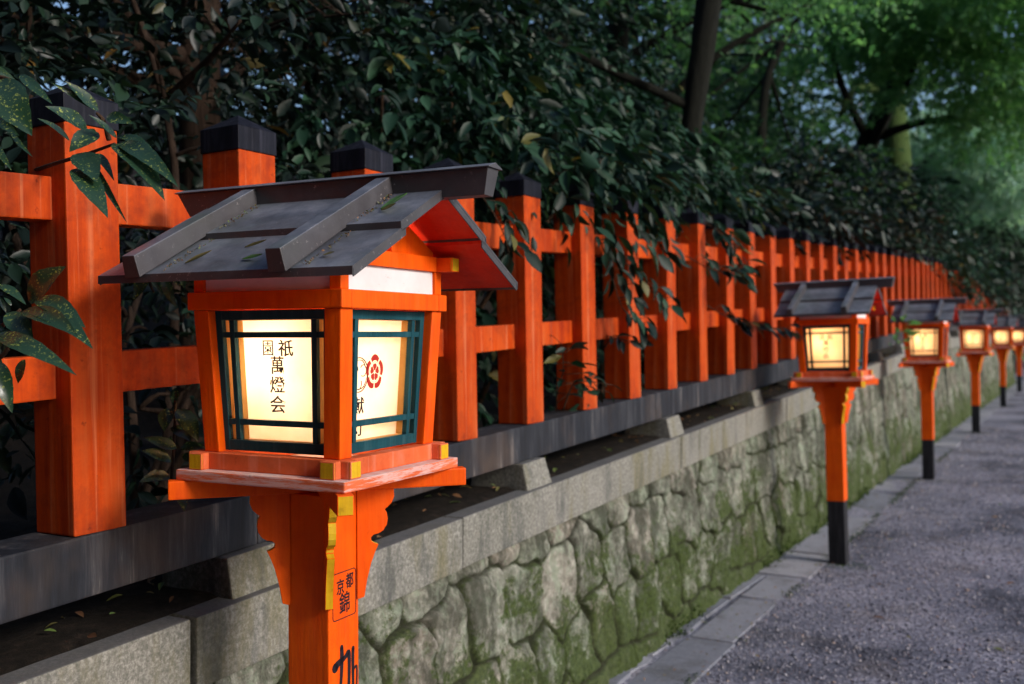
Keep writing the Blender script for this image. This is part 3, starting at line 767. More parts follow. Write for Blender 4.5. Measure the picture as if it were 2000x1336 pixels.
    for s in (-1, 1):
        for x in (-.2, .2):
            m = MB(); w = .023; x_ = x; x = x - .012 if x > 0 else x - .02
            def q(yy, t): return soff_lo(yy) + .0145 + t
            m.hexa([(x - w + .012, s * .022, q(.022, .016)), (x + w + .012, s * .022, q(.022, .016)), (x + w - .008, s * .384, q(.384, .0005)), (x - w - .008, s * .384, q(.384, .0005)),
                    (x - w * .85 + .012, s * .022, q(.022, .058)), (x + w * .85 + .012, s * .022, q(.022, .058)), (x + w * .85 - .008, s * .398, q(.398, .055)), (x - w * .85 - .008, s * .398, q(.398, .055))])
            m.build('batten', M['metal'], roof, 0.002)
    return root, post
LAMP_W = 2.7
M['tray_side'] = mat_paint('faded_sill_paint', (0.74, 0.15, 0.05), (0.62, 0.09, 0.02), (0.78, 0.30, 0.20), 0.6, 1.0, 0.6, (8, 8, 8))
M['ink_crest'] = mat_plain('dark_red_ink', (0.10, 0.008, 0.010), 0.7)
def mat_bulb():
    t = NT('lit_bulb'); e = t.n('Emission'); e.inputs[0].default_value = (1, .75, .42, 1); e.inputs[1].default_value = 30; t.l(e.outputs[0], t.out.inputs[0]); return t.m
M['bulb'] = mat_bulb()
lantern, lpost = make_lantern()
LS, LZ = 0.935, 0.10
def shrink(o):
    if o.type == 'MESH': o.data.transform(Matrix(((LS, 0, 0, 0), (0, LS, 0, 0), (0, 0, LS, LZ), (0, 0, 0, 1))))
    elif o.type == 'LIGHT': o.location = (o.location.x * LS, o.location.y * LS, o.location.z * LS + LZ)
    for ch in kids(o): shrink(ch)
for ch in kids(lantern): shrink(ch)
# far lanterns first, so that they do not carry the near one's writing
warm = [q for q in kids(lantern) if q.type == 'LIGHT'][0].data.copy(); warm.color = (1.0, 0.62, 0.27); warm.energy = LAMP_W * 0.72
far_pos = [(-1.47, 6.97, 0, 0.0), (-1.46, 11.4, -.0, .0), (-1.49, 17.1, 0, .0), (-1.51, 23.45, 0, .0), (-1.51, 29.5, 0, .0)]
far_lab = ['second lantern from the near end, its black foot standing beside the kerb',
           'third lantern from the near end, its roof just right of that of the second',
           'fourth lantern from the near end, small with a light grey roof',
           'fifth lantern from the near end, partly behind the roof of the fourth',
           'farthest lantern, cut by the right edge of the photo']
GL = 'lit wooden lanterns in a row along the path'
lean = [(0, .012), (0.0, .004), (.0, .0), (.0, .003), (0, 0)]
for (x, y, z, rz), lb, (lx, ly) in zip(far_pos, far_lab, lean):
    c = copy_tree(lantern)
    for q in kids(c):
        if q.type == 'LIGHT': q.data = warm
        if q.name.startswith('roof'): q.scale = (.91, 1, 1)
    c.location = (x, y, z); c.rotation_euler = (lx, -ly, rz); tag(c, lb, 'lantern', GL)
lantern.location = (-1.635 * LS, 1.895 * LS, 0); lantern.rotation_euler = (0, R(0.9), R(3.2))
lantern.location.x -= math.sin(R(0.9)) * 1.25
tag(lantern, 'large near lantern on a carved post, its paper with black writing and red flower crest', 'lantern', GL)
# writing on the near post
m = MB()
def on_post(vs, yy, z, sc=(1, 1)): return [(.0613 + c, yy + a * sc[0], z + b * sc[1]) for a, b, c in vs]
for ch, yy, z, s in (('京', -.014, .964, .038), ('都', .024, .972, .038), ('錦', .003, .922, .052)):
    vs, fs = text_mesh(ch, s, depth=.0004, off=.0006); m.add(on_post(vs, yy, z, (.85, 1.05)), fs)
s_ = MB(); bx0, bx1, bz0, bz1, rr = -.044, .049, .885, .998, .008
loop = []
for (cx_, cz_, a0) in ((bx1 - rr, bz1 - rr, 0), (bx0 + rr, bz1 - rr, 90), (bx0 + rr, bz0 + rr, 180), (bx1 - rr, bz0 + rr, 270)):
    for q in range(4): a = R(a0 + 30 * q); loop.append((cx_ + rr * math.cos(a), cz_ + rr * math.sin(a)))
loop.append(loop[0]); stroke(s_, loop, .0022, .0004, 1)
m.add(on_post(s_.v, 0, 0), s_.f)
s_ = MB()      # big brush character cut by the frame
stroke(s_, [(-.010, .815), (-.009, .79), (-.012, .74), (-.02, .68)], [.013, .015, .011, .010], .0004)
stroke(s_, [(-.036, .772), (-.024, .779), (.004, .787), (.018, .795), (.021, .77), (.018, .71), (.008, .69)], [.024, .018, .012, .015, .013, .011, .007], .0004)
stroke(s_, [(.037, .800), (.036, .775), (.037, .70)], [.012, .012, .009], .0004)
stroke(s_, [(.037, .745), (.052, .75), (.051, .70)], [.006, .007, .006], .0004)
stroke(s_, [(-.03, .64), (.0, .655), (.035, .66)], [.008, .007, .008], .0004); stroke(s_, [(0, .665), (-.01, .62), (-.035, .58)], [.008, .009, .005], .0004)
m.add(on_post(s_.v, 0, 0), s_.f)
shrink(m.build('inscription', M['ink'], lpost))

# ------------------------------------------------------------------ foliage
def nrm(a): return a / np.maximum(1e-9, np.linalg.norm(a, axis=-1, keepdims=True))
def tmpl_simple():      # folded lozenge, two faces
    V = np.array([[0, 0, 0], [.5, .45, .10], [0, 1, -.06], [-.5, .45, .10]], float)
    return V, np.array([[0, 1, 2], [0, 2, 3]])
def tmpl_broad(curl=.10, serr=False):
    ts = [0.0, .16, .38, .62, .84, 1.0]; w = [0.05, .30, .5, .44, .22, 0.0]
    V = []; F = []
    for t, a in zip(ts, w):
        z = -curl * t * t * 1.6
        V += [[-a, t, z + .16 * a], [0, t, z - .02], [a, t, z + .16 * a]]
    for i in range(5):
        b = 3 * i
        F += [[b, b + 1, b + 4], [b, b + 4, b + 3], [b + 1, b + 2, b + 5], [b + 1, b + 5, b + 4]]
    return np.array(V, float), np.array(F)
def tmpl_maple():       # five-fingered star
    V = [[0, 0, 0]]; F = []
    for k, (a, l) in enumerate(((-100, .45), (-50, .75), (0, 1.0), (50, .75), (100, .45))):
        an = R(a); tip = (l * math.sin(an), .25 + l * math.cos(an) * .75); q = R(a + 24); p = R(a - 24)
        i = len(V); V += [[.26 * math.sin(p), .25 + .22 * math.cos(p), 0], [tip[0], tip[1], -.05], [.26 * math.sin(q), .25 + .22 * math.cos(q), 0]]
        F += [[0, i, i + 1], [0, i + 1, i + 2]]
    return np.array(V, float), np.array(F)
def leaves(name, P, D, N, L, W, tmpl, mat, parent=None, seed=0, smooth=False):
    """P base points, D pointing directions, N face normals (rough), L lengths, W widths"""
    D = nrm(D); X = nrm(np.cross(D, N)); Z = np.cross(X, D)
    V, F = tmpl; n = len(P)
    r = np.random.default_rng(seed); tw = 1 + .25 * (r.random((n, 1, 1)) - .5)
    Q = P[:, None] + X[:, None] * (V[None, :, 0:1] * W[:, None, None] * tw) + D[:, None] * (V[None, :, 1:2] * L[:, None, None]) + Z[:, None] * (V[None, :, 2:3] * L[:, None, None] * (1 + .8 * (r.random((n, 1, 1)) - .5)))
    Fa = (F[None] + len(V) * np.arange(n)[:, None, None]).reshape(-1, 3)
    return link(name, mesh_np(name, Q.reshape(-1, 3), 3, Fa, mat, smooth), parent)
def blobs_points(blobs, n, r, shell=0.0):
    """blobs: (cx, cy, cz, rx, ry, rz); points gather in clumps inside them"""
    vol = np.array([b[3] * b[4] * b[5] for b in blobs]) ** .75; k = r.choice(len(blobs), n, p=vol / vol.sum()); B = np.array(blobs, float)[k]
    v = nrm(r.normal(size=(n, 3))); rad = (shell + (1 - shell) * r.random(n)) ** (1 / 2.2)
    return B[:, :3] + v * rad[:, None] * B[:, 3:], v
def sprays(centers, dirs, per, twig, L, ratio, r, droop=0.3, updown=0.8, spread=1.0):
    """twigs with leaves set alternately along them"""
    n = len(centers); dirs = nrm(dirs)
    t = np.tile((np.arange(per) + .5) / per, (n, 1)) + .1 * (r.random((n, per)) - .5)
    side = nrm(np.cross(dirs, np.array([0, 0, 1.]) + .5 * r.normal(size=(n, 3))))
    sgn = np.where(np.arange(per) % 2 == 0, 1., -1.)[None]
    tl = twig * (.7 + .6 * r.random((n, 1)))
    P = centers[:, None] + dirs[:, None] * (t * tl)[..., None] + np.array([0, 0, -1.]) * (droop * .5 * t ** 2 * tl)[..., None]
    D = dirs[:, None] * (.45 + .6 * t)[..., None] + side[:, None] * (sgn * spread * (1.1 - .6 * t))[..., None] + np.array([0, 0, -1.]) * (droop * (.3 + t))[..., None] + .30 * r.normal(size=(n, per, 3))
    N = np.array([0, 0, 1.]) * updown + .55 * r.normal(size=(n, per, 3))
    LL = L * (.45 + 1.0 * r.random((n, per)) ** 1.6) * (.75 + .5 * r.random((n, 1)))
    return P.reshape(-1, 3), D.reshape(-1, 3), N.reshape(-1, 3), LL.ravel(), (LL * ratio * (.85 + .3 * r.random((n, per)))).ravel()
T_S, T_B, T_M = tmpl_simple(), tmpl_broad(), tmpl_maple()
# nothing grows through the fence, the lanterns or the lens
def clear(P, keepout=True):
    ok = np.ones(len(P), bool)
    return ok

def plant(name, label, cat, blobs, n, per, twig, L, ratio, mat, tm, base, stems, seed, bias=(0, 0, 0), droop=.35, group=None, stem_mat='twig', stem_r=.018, leafname='foliage', shell=.25, updown=.8, xmax=None, spread=1.0, extra=None):
    r = np.random.default_rng(seed); rr = random.Random(seed)
    root = empty(name, base)
    Cn, v = blobs_points(blobs, n, r, shell)
    if xmax is not None:
        over = Cn[:, 0] > xmax; Cn[over, 0] = xmax - .4 * r.random(over.sum())
    D = v * np.array([1, 1, .6]) + np.array(bias) + .35 * r.normal(size=(n, 3))
    P, D, N, LL, WW = sprays(Cn, D, per, twig, L, ratio, r, droop, updown, spread)
    if extra is not None: extra(P)
    fo = leaves(leafname, P, D, N, LL, WW, tm, mat, None, seed); child(fo, root)
    m = MB(); B = Vector(base)
    for k in range(stems):
        b = blobs[rr.randrange(len(blobs))]
        tgt = Vector((b[0] + rr.uniform(-.7, .7) * b[3], b[1] + rr.uniform(-.7, .7) * b[4], b[2] + rr.uniform(-.3, .8) * b[5]))
        s0 = B + Vector((rr.uniform(-.15, .15), rr.uniform(-.2, .2), -.1)); mid = s0.lerp(tgt, .5) + Vector((rr.uniform(-.2, .2), rr.uniform(-.2, .2), rr.uniform(0, .25)))
        pts = bez([s0, mid, tgt], 6); n_ = len(pts); tube(m, pts, [stem_r * (1 - .75 * i / n_) for i in range(n_)], 6, .08, rr)
        for q in range(3):                       # side twigs
            i = rr.randrange(n_ // 2, n_); d = Vector((rr.uniform(-1, 1), rr.uniform(-1, 1), rr.uniform(-.2, .8))) * rr.uniform(.2, .5) * max(b[3], .4)
            tube(m, bez([pts[i], pts[i] + d * .5 + Vector((0, 0, .03)), pts[i] + d], 3), [stem_r * .4] * 3 + [stem_r * .3] * 2 + [stem_r * .15] * 2, 5, .05, rr)
    child(m.build('stems', M[stem_mat], None, 0, True), root)
    return tag(root, label, cat, group)

SH = 'evergreen shrubs growing behind the fence'
def g(y): return 0.83 + slope(y)
# broad-leaved shrubs: dense just behind the fence
plant('evergreen_shrub', 'dark evergreen shrub filling the gap behind the biggest, leftmost fence post', 'shrub',
      [(-2.75, .9, 1.5, .45, .8, .5), (-3.0, 1.2, 2.3, .6, 1.0, .6), (-3.2, 1.0, 3.1, .7, 1.1, .5)], 420, 8, .28, .085, .42, M['leaf_dark'], T_B, (-2.9, 1.0, g(1)), 7, 101, (.5, -.2, 0), group=SH, xmax=-2.35)
plant('evergreen_shrub', 'dark evergreen shrub with forking brown stems behind the big near lantern', 'shrub',
      [(-2.8, 2.3, 1.5, .4, .6, .5), (-3.1, 2.5, 2.3, .6, .8, .6), (-3.1, 2.8, 3.0, .6, .9, .5)], 480, 8, .26, .075, .45, M['leaf_dark'], T_B, (-2.75, 2.15, g(2)), 9, 102, (.5, -.3, 0), group=SH, xmax=-2.35, stem_r=.022, stem_mat='bark_brown')
plant('broadleaf_shrub', 'large drooping grey green leaves spilling over the fence right of the near lantern roof', 'shrub',
      [(-2.75, 4.1, 2.5, .5, .9, .55), (-2.45, 4.3, 2.45, .42, .8, .3), (-2.75, 4.3, 2.85, .5, .8, .3), (-2.9, 4.2, 1.6, .4, .7, .6), (-2.3, 5.0, 2.45, .35, .5, .28), (-2.05, 4.3, 2.40, .2, .9, .16)], 620, 8, .28, .095, .42, M['leaf_broad'], T_B, (-2.9, 4.1, g(4)), 9, 103,
      (.9, .15, -.45), .6, group=SH, xmax=-1.85)
plant('broadleaf_shrub', 'shrub of broad hanging leaves covering the post caps left of the second lantern', 'shrub',
      [(-2.6, 6.2, 2.60, .5, 1.0, .45), (-2.35, 6.0, 2.50, .35, 1.0, .28), (-3.0, 5.6, 2.9, .7, .8, .4), (-2.9, 6.2, 1.8, .4, .9, .6), (-2.10, 6.2, 2.52, .2, 1.2, .12)], 600, 8, .27, .09, .42, M['leaf_broad'], T_B, (-2.9, 6.0, g(6)), 8, 104,
      (.9, .1, -.4), .6, group=SH, xmax=-1.85)
plant('evergreen_shrub', 'dark glossy shrub over the fence top straight above the second lantern', 'shrub',
      [(-2.7, 8.8, 2.6, .6, 1.5, .35), (-2.9, 8.5, 1.9, .5, 1.4, .7), (-2.35, 9.4, 2.68, .4, 1.2, .15), (-2.05, 9.0, 2.66, .22, 1.4, .12)], 800, 8, .30, .10, .42, M['leaf_dark'], T_B, (-3.0, 8.7, g(8)), 9, 105,
      (.7, 0, -.2), .4, group=SH, xmax=-1.9)
plant('evergreen_shrub', 'dark rounded shrub bulging over the fence between the second and third lanterns', 'shrub',
      [(-2.7, 12.2, 3.15, .8, 1.9, .6), (-3.0, 12.0, 2.2, .6, 1.8, .8), (-2.2, 13.5, 2.95, .5, 1.3, .25)], 900, 8, .34, .11, .42, M['leaf_dark'], T_S, (-3.2, 12.0, g(12)), 8, 106,
      (.7, 0, -.2), .4, group=SH)
plant('broadleaf_shrub', 'pale green shrub arching over the far fence above the third lantern', 'shrub',
      [(-2.4, 17.6, 3.05, .8, 2.3, .5), (-2.9, 17.0, 3.6, 1.0, 2.4, .7), (-1.9, 19.2, 2.75, .55, 1.2, .35), (-1.75, 20.4, 2.6, .4, .9, .28)], 1100, 8, .36, .12, .42, M['leaf_broad'], T_S, (-3.1, 17.2, g(17)), 8, 107,
      (.6, 0, -.3), .5, group=SH)
plant('hanging_shrub', 'dense dark green clump hanging down over the far end of the fence', 'shrub',
      [(-2.1, 27.5, 3.4, 1.2, 3.0, 1.1), (-1.2, 30.5, 3.3, 1.2, 1.6, 1.2), (-.9, 31.8, 2.6, .8, 1.2, .7), (-1.4, 30.0, 4.6, 1.5, 2.0, 1.1)], 2300, 8, .40, .13, .42, M['leaf_wood'], T_S, (-3.0, 28.0, g(28)), 7, 108,
      (.5, -.2, -.4), .7, group=SH)

# climbing sprays in front of the red bars
CL = 'leafy shoots growing out between the fence bars'
def shoot(label, pts, n_leaf, L, mat, seed, w=.42, tm=T_B, droop=.6, group=CL, twig_r=.004, name='leafy_shoot', cat='plant'):
    r = np.random.default_rng(seed); rr = random.Random(seed); root = empty(name, pts[0]); m = MB()
    line = bez(pts, 8); tube(m, line, [twig_r * (1 - .6 * i / len(line)) for i in range(len(line))], 6, .05, rr)
    P = []; D = []
    for k in range(n_leaf):
        t = (.15 + .85 * (k + rr.random()) / n_leaf) * (len(line) - 1.001); i = int(t); p = line[i].lerp(line[i + 1], t - i); d = (line[i + 1] - line[i]).normalized()
        s = d.cross(Vector((rr.uniform(-.4, .4), rr.uniform(-.4, .4), 1))).normalized() * (1 if k % 2 else -1)
        off = s * rr.uniform(.01, .06) + Vector((rr.uniform(.0, .06), 0, rr.uniform(-.02, .03)))
        tube(m, [p, p + off], [twig_r * .5, twig_r * .35], 4)
        P.append(p + off); D.append(d * .6 + s * rr.uniform(.3, 1.0) + Vector((rr.uniform(0, .5), 0, -droop * rr.uniform(.3, 1.3))))
    P = np.array([tuple(p) for p in P]); D = np.array([tuple(p) for p in D]); N = np.array([0.3, -.2, 1.]) + .5 * r.normal(size=P.shape)
    LL = L * (.7 + .5 * r.random(len(P)))
    child(leaves('foliage', P, D, N, LL, LL * w, tm, mat, None, seed), root); child(m.build('stem', M['twig'], None, 0, True), root)
    return tag(root, label, cat, group)
def pxs(lst, Z0, Z1):
    n = len(lst); return [at(x, y, Z0 + (Z1 - Z0) * i / (n - 1)) for i, (x, y) in enumerate(lst)]
shoot('leafy shoot with a yellow tinged leaf low between the fourth and fifth clear fence posts', pxs([(1085, 830), (1088, 770), (1100, 720), (1095, 670)], 4.6, 4.35), 20, .085, M['leaf_broad'], 201)
shoot('small shoot leaning right at the foot of the fence beside a yellowish leaf', pxs([(1100, 800), (1120, 750), (1150, 740), (1172, 765)], 4.5, 4.3), 12, .07, M['leaf_broad'], 202)
shoot('leafy branch drooping in front of the fence bars at mid height', pxs([(1130, 430), (1190, 480), (1250, 545), (1300, 600)], 4.9, 4.75), 26, .10, M['leaf_broad'], 203, droop=.9)
shoot('hanging branch with long leaves across the upper rail', pxs([(1160, 440), (1190, 520), (1215, 600), (1255, 640)], 4.85, 4.7), 30, .10, M['leaf_broad'], 204, droop=1.0)
shoot('tiny shoot poking through the bars just below the lower rail', pxs([(1180, 680), (1200, 655), (1222, 672)], 5.0, 4.8), 9, .07, M['leaf_dark'], 205)
shoot('branch reaching right in front of the bars toward the second lantern roof', pxs([(1340, 500), (1400, 530), (1450, 520)], 5.8, 5.6), 22, .10, M['leaf_broad'], 206)
shoot('low dark branch reaching the left eave of the second lantern', pxs([(1370, 590), (1430, 625), (1480, 640), (1540, 640)], 6.2, 6.0), 34, .10, M['leaf_dark'], 207)
shoot('branch hanging in front of the fence just right of the near lantern roof', pxs([(930, 370), (960, 410), (985, 460), (995, 500)], 3.95, 3.85), 20, .10, M['leaf_broad'], 208, droop=.9)
shoot('pale leaf spray crossing the fence posts above the far bars', pxs([(1370, 430), (1420, 470), (1445, 540)], 6.0, 5.9), 26, .10, M['leaf_broad'], 209, droop=.8)
shoot('bright shoot behind the roof of the third lantern', pxs([(1745, 690), (1752, 655), (1760, 625)], 10.4, 10.2), 18, .13, M['leaf_maple'], 210, tm=T_S)

# spotted laurel leaves near the lens, each leaf from its base to its tip
def spotted(label, twigs, lst, seed):
    rr = random.Random(seed); r = np.random.default_rng(seed)
    root = empty('spotted_laurel', at(*twigs[0][0]))
    m = MB()
    for tw in twigs:
        line = bez([at(*p) for p in tw], 6); tube(m, line, [.0055 * (1 - .5 * i / len(line)) for i in range(len(line))], 7, .05, rr)
    child(m.build('stem', M['twig'], None, 0, True), root)
    for (bx, by, tx, ty, w, Z, dz) in lst:
        b = at(bx, by, Z); t = at(tx, ty, Z + dz); L = (t - b).length; d = (t - b).normalized()
        view = (Vector((0, 0, CAM_Z)) - b).normalized(); up = Vector((0, 0, 1))
        tocam = (view * 1.0 + up * .55 + Vector((rr.uniform(-.3, .3), rr.uniform(-.3, .3), rr.uniform(-.2, .2))))
        x = d.cross(tocam).normalized(); z = x.cross(d).normalized()
        W = L * w; n = 12; mb = MB(); rows = []
        curl = rr.uniform(.05, .16); bend = rr.uniform(-.06, .06); ph = rr.random() * 6
        for i in range(n + 1):
            s = i / n; a = (math.sin(math.pi * min(1, s ** .80)) ** .85) * (1 - .22 * s) * .5
            if i == n: a = 0.0
            ser = 1 + (.06 if i % 2 and s > .35 else 0)
            c = b + d * (L * s) + z * (L * curl * (s * (1 - s) * 2.4 - .5 * s * s)) + x * (L * bend * math.sin(math.pi * s))
            row = []
            for q in (-1, -.55, 0, .55, 1):
                lift = (.22 * abs(q) ** 1.3 + .05 * math.sin(9 * s + ph + 2 * q)) * a * W
                row.append(tuple(c + x * (q * a * W * 2 * .5 * 1.0 * (ser if abs(q) == 1 else 1)) * 1.0 + z * lift))
            rows.append(row)
        for row in rows: mb.v += row
        for i in range(n):
            for q in range(4):
                k = i * 5 + q; mb.f.append([k, k + 1, k + 6, k + 5]); mb.m.append(0)
        o = mb.build('leaf', M['leaf_aucuba'], None, 0, True); child(o, root)
    return tag(root, label, 'shrub', 'spotted laurel shoots')
def c4(x, y): return (x / 2.672, 150 + y / 2.672)
def c5(x, y): return (x / 1.816, 600 + y / 1.816)
def LV(conv, rows): return [(*conv(a, b), *conv(c, d), w, Z, dz) for (a, b, c, d, w, Z, dz) in rows]
spotted('yellow spotted laurel twig crossing the top of the leftmost fence post', [[(*c4(150, 500), 2.35), (*c4(300, 450), 2.2), (*c4(450, 405), 2.08), (*c4(600, 350), 2.0)], [(*c4(570, 330), 2.02), (*c4(540, 230), 2.0), (*c4(505, 190), 2.0)]],
  LV(c4, [(500, 300, 455, 275, .9, 2.05, -.0), (458, 278, 250, 150, .34, 2.02, -.10), (490, 168, 268, 28, .17, 2.04, -.05), (515, 178, 345, 22, .33, 2.05, -.06), (560, 205, 692, 238, .42, 2.0, -.03), (365, 335, 200, 215, .17, 2.1, -.08),
          (515, 292, 362, 385, .58, 2.0, -.05), (405, 400, 505, 542, .44, 1.98, -.08), (400, 478, 567, 712, .36, 1.96, -.08), (508, 400, 597, 532, .20, 2.0, -.05), (500, 468, 658, 752, .09, 2.0, -.05),
          (588, 352, 858, 612, .26, 1.98, -.10), (618, 350, 917, 540, .19, 1.99, -.12), (620, 316, 812, 388, .22, 2.02, -.06), (610, 320, 470, 195, .26, 2.0, -.05)]), 301)
spotted('spotted laurel leaves hanging into the picture at its upper left edge', [[(-60, 170, 2.0), (-10, 150, 1.95), (30, 160, 1.9)]],
  LV(c4, [(-20, 20, 160, 290, .52, 1.9, -.06), (-10, 225, 95, 302, .26, 1.95, -.04), (60, 290, 172, 415, .13, 1.9, -.04), (-30, 340, 62, 482, .20, 1.95, -.03), (105, -10, 272, 132, .22, 1.95, -.04), (-60, -60, 110, 60, .40, 1.95, .02), (-40, 60, 60, 200, .5, 1.98, .0)]), 302)
def LV2(conv, rows): return [(*q[:4], q[4] * .78, *q[5:]) for q in LV(conv, rows)]
spotted('spotted laurel cluster in front of the left end of the lower rail', [[(-60, 700, 2.0), (-10, 650, 1.95), (40, 605, 1.9)], [(-40, 720, 1.95), (10, 690, 1.9), (30, 640, 1.9)]],
  LV2(c4, [(-10, 1085, 137, 1182, .36, 1.92, -.02), (150, 1172, 332, 988, .60, 1.92, -.05), (188, 1163, 438, 1292, .36, 1.9, -.08), (110, 1228, 400, 1345, .30, 1.88, -.1), (0, 1150, 35, 1232, .4, 1.93, 0), (60, 1195, 20, 1150, .5, 1.95, 0)])
  + LV2(c5, [(95, 15, 324, 130, .28, 1.88, -.10), (25, 20, 118, 118, .62, 1.9, -.03), (-20, 100, 265, 215, .26, 1.86, -.10), (90, 185, 60, 272, .5, 1.95, .02), (-5, 190, 45, 372, .46, 1.9, -.02), (-40, 150, 20, 260, .5, 1.95, 0), (-60, 60, 30, 100, .5, 1.9, 0)]), 303)
spotted('spotted laurel shoot between the leftmost fence post and the near lantern', [[(*c5(600, 760), 2.75), (*c5(610, 600), 2.6), (*c5(620, 430), 2.5), (*c5(622, 330), 2.5)]],
  LV(c5, [(625, 285, 612, 350, .5, 2.5, 0), (600, 358, 582, 440, .62, 2.48, -.03), (628, 362, 702, 474, .45, 2.47, -.04), (608, 425, 678, 474, .5, 2.5, -.03), (628, 500, 510, 460, .42, 2.47, -.04), (608, 548, 503, 508, .50, 2.45, -.04),
          (640, 500, 728, 492, .42, 2.5, -.02), (650, 520, 695, 562, .6, 2.5, -.02), (604, 600, 495, 618, .46, 2.44, -.05), (636, 668, 655, 722, .5, 2.45, -.03), (600, 500, 606, 455, .5, 2.55, 0)]), 304)
spotted('spotted laurel leaves peeping out under the near lantern eave', [[(300, 500, 2.75), (290, 540, 2.65), (300, 570, 2.6)]],
  [(285, 525, 262, 585, .45, 2.6, -.02), (300, 520, 318, 580, .4, 2.62, 0), (320, 535, 345, 600, .32, 2.6, 0), (335, 520, 352, 560, .5, 2.62, 0), (270, 450, 290, 470, .5, 2.7, 0), (350, 530, 362, 565, .4, 2.65, 0)], 305)

# ------------------------------------------------------------------ trees
def tree(label, trunk, radii, blobs, n, per, twig, L, ratio, lmat, tm, bark, seed, limbs=7, bias=(0, 0, 0), droop=.3, group=None, name='forest_tree', cat='tree', updown=.8, extra_limbs=()):
    r = np.random.default_rng(seed); rr = random.Random(seed); base = trunk[0]; root = empty(name, base); m = MB()
    line = bez(trunk, 6); rad = np.interp(np.linspace(0, 1, len(line)), np.linspace(0, 1, len(radii)), radii)
    tube(m, line, list(rad), 14, .07, rr)
    def limb(p, q, r0):
        mid = p.lerp(q, .5) + Vector((rr.uniform(-.2, .2), rr.uniform(-.2, .2), rr.uniform(.0, .3))) * (q - p).length * .3
        l2 = bez([p, mid, q], 5); tube(m, l2, [r0 * (1 - .8 * i / len(l2)) for i in range(len(l2))], 7, .08, rr)
        for k in range(3):
            i = rr.randrange(len(l2) // 2, len(l2)); d = Vector((rr.uniform(-1, 1), rr.uniform(-1, 1), rr.uniform(-.1, .6))) * (q - p).length * .3
            tube(m, [l2[i], l2[i] + d * .5 + Vector((0, 0, .05)), l2[i] + d], [r0 * .3, r0 * .2, r0 * .06], 5)
    for k in range(limbs):
        b = blobs[k % len(blobs)]; i = rr.randrange(len(line) // 3, len(line))
        limb(line[i], Vector((b[0] + rr.uniform(-.5, .5) * b[3], b[1] + rr.uniform(-.5, .5) * b[4], b[2] + rr.uniform(-.4, .5) * b[5])), rad[i] * .5)
    for (p, q, r0) in extra_limbs: limb(Vector(p), Vector(q), r0)
    child(m.build('trunk', M[bark], None, 0, True), root)
    Cn, v = blobs_points(blobs, n, r, .15)
    D = v * np.array([1, 1, .5]) + np.array(bias) + .35 * r.normal(size=(n, 3))
    P, D, N, LL, WW = sprays(Cn, D, per, twig, L, ratio, r, droop, updown)
    child(leaves('crown', P, D, N, LL, WW, tm, lmat, None, seed), root)
    return tag(root, label, cat, group)
TG = 'trees standing in the wood behind the fence'
def vv(*p): return Vector(p)
# brown-barked trunk at the top left
t0 = at(385, 30, 4.6)
tree('tree with cracked brown bark at the top edge, above the near lantern', [vv(t0.x - .05, t0.y, .9), vv(t0.x, t0.y, 2.0), vv(t0.x + .03, t0.y, 3.4), vv(t0.x, t0.y + .1, 5.5)], [.12, .10, .085, .07],
     [(t0.x, t0.y - .9, 3.6, 1.0, 1.2, .7), (t0.x + .1, t0.y + .8, 3.3, .9, 1.0, .8), (t0.x - .5, t0.y, 4.6, 1.4, 1.8, .8), (t0.x - .6, t0.y - 1.4, 2.6, .9, .9, .8)], 900, 8, .3, .085, .42, M['leaf_dark'], T_B, 'bark_brown', 401, 8, (.4, -.2, -.1), group=TG)
t1a, t1b, t1c = at(1335, 470, 6.9), at(1350, 250, 6.9), at(1388, -10, 6.85)
tree('dark leaning trunk rising from the shrubs right of the photo centre', [vv(t1a.x, t1a.y, 1.0), t1a, t1b, t1c, t1c + vv(.25, .1, 1.8)], [.08, .075, .072, .085, .06],
     [(t1c.x - .3, t1c.y + .3, 5.6, 2.2, 2.2, .8), (t1c.x - 1.6, t1c.y - 1.3, 4.0, 1.3, 1.4, 1.0), (t1c.x - 2.2, t1c.y + .6, 3.3, .9, 1.4, .8)], 1200, 8, .34, .09, .42, M['leaf_wood'], T_S, 'bark', 402, 4, (.3, -.2, -.2), group=TG)
t2a, t2b = at(1742, 185, 17.0), at(1712, -20, 17.0)
tree('trunk thick with bright green moss under the maple boughs', [vv(t2a.x + .3, t2a.y, 1.0), vv(t2a.x + .12, t2a.y, 3.6), t2a, t2b, t2b + vv(-.2, 0, 2.0)], [.27, .23, .20, .16, .1],
     [(t2b.x - .6, t2b.y + .5, 9.2, 2.8, 2.6, 1.2), (t2b.x - 2.4, t2b.y + 1.5, 7.4, 1.8, 2.0, 1.2), (t2b.x + .5, t2b.y + 3.5, 8.6, 1.8, 2.0, .8)], 1100, 8, .45, .13, .42, M['leaf_mid'], T_S, 'bark_moss', 403, 6, (.2, -.1, -.2), group=TG,
     extra_limbs=[(at(1705, 170, 16.9), at(1640, 225, 15.5), .10), (at(1700, 70, 17.1), at(1880, 60, 16), .09)])
t3 = at(1480, 150, 13)
tree('dark forked tree seen through the leaves between the leaning and the mossy trunks', [vv(t3.x - .1, t3.y, 1.2), vv(t3.x, t3.y, 3.4), vv(t3.x + .15, t3.y, 5.0), at(1600, -20, 13)], [.08, .07, .055, .04],
     [(t3.x - 1.5, t3.y, 3.6, 1.6, 1.9, 1.2), (t3.x - 1.8, t3.y + 1.8, 5.2, 1.6, 1.8, 1.2), (t3.x + .2, t3.y + .8, 3.6, 1.2, 1.6, .7), (t3.x - 1.2, t3.y - 1.2, 6.6, 1.8, 1.8, 1.0)], 2600, 8, .4, .11, .42, M['leaf_mid'], T_S, 'bark', 404, 5, (.3, -.2, -.2), group=TG)
t4 = at(1090, 100, 8.0)
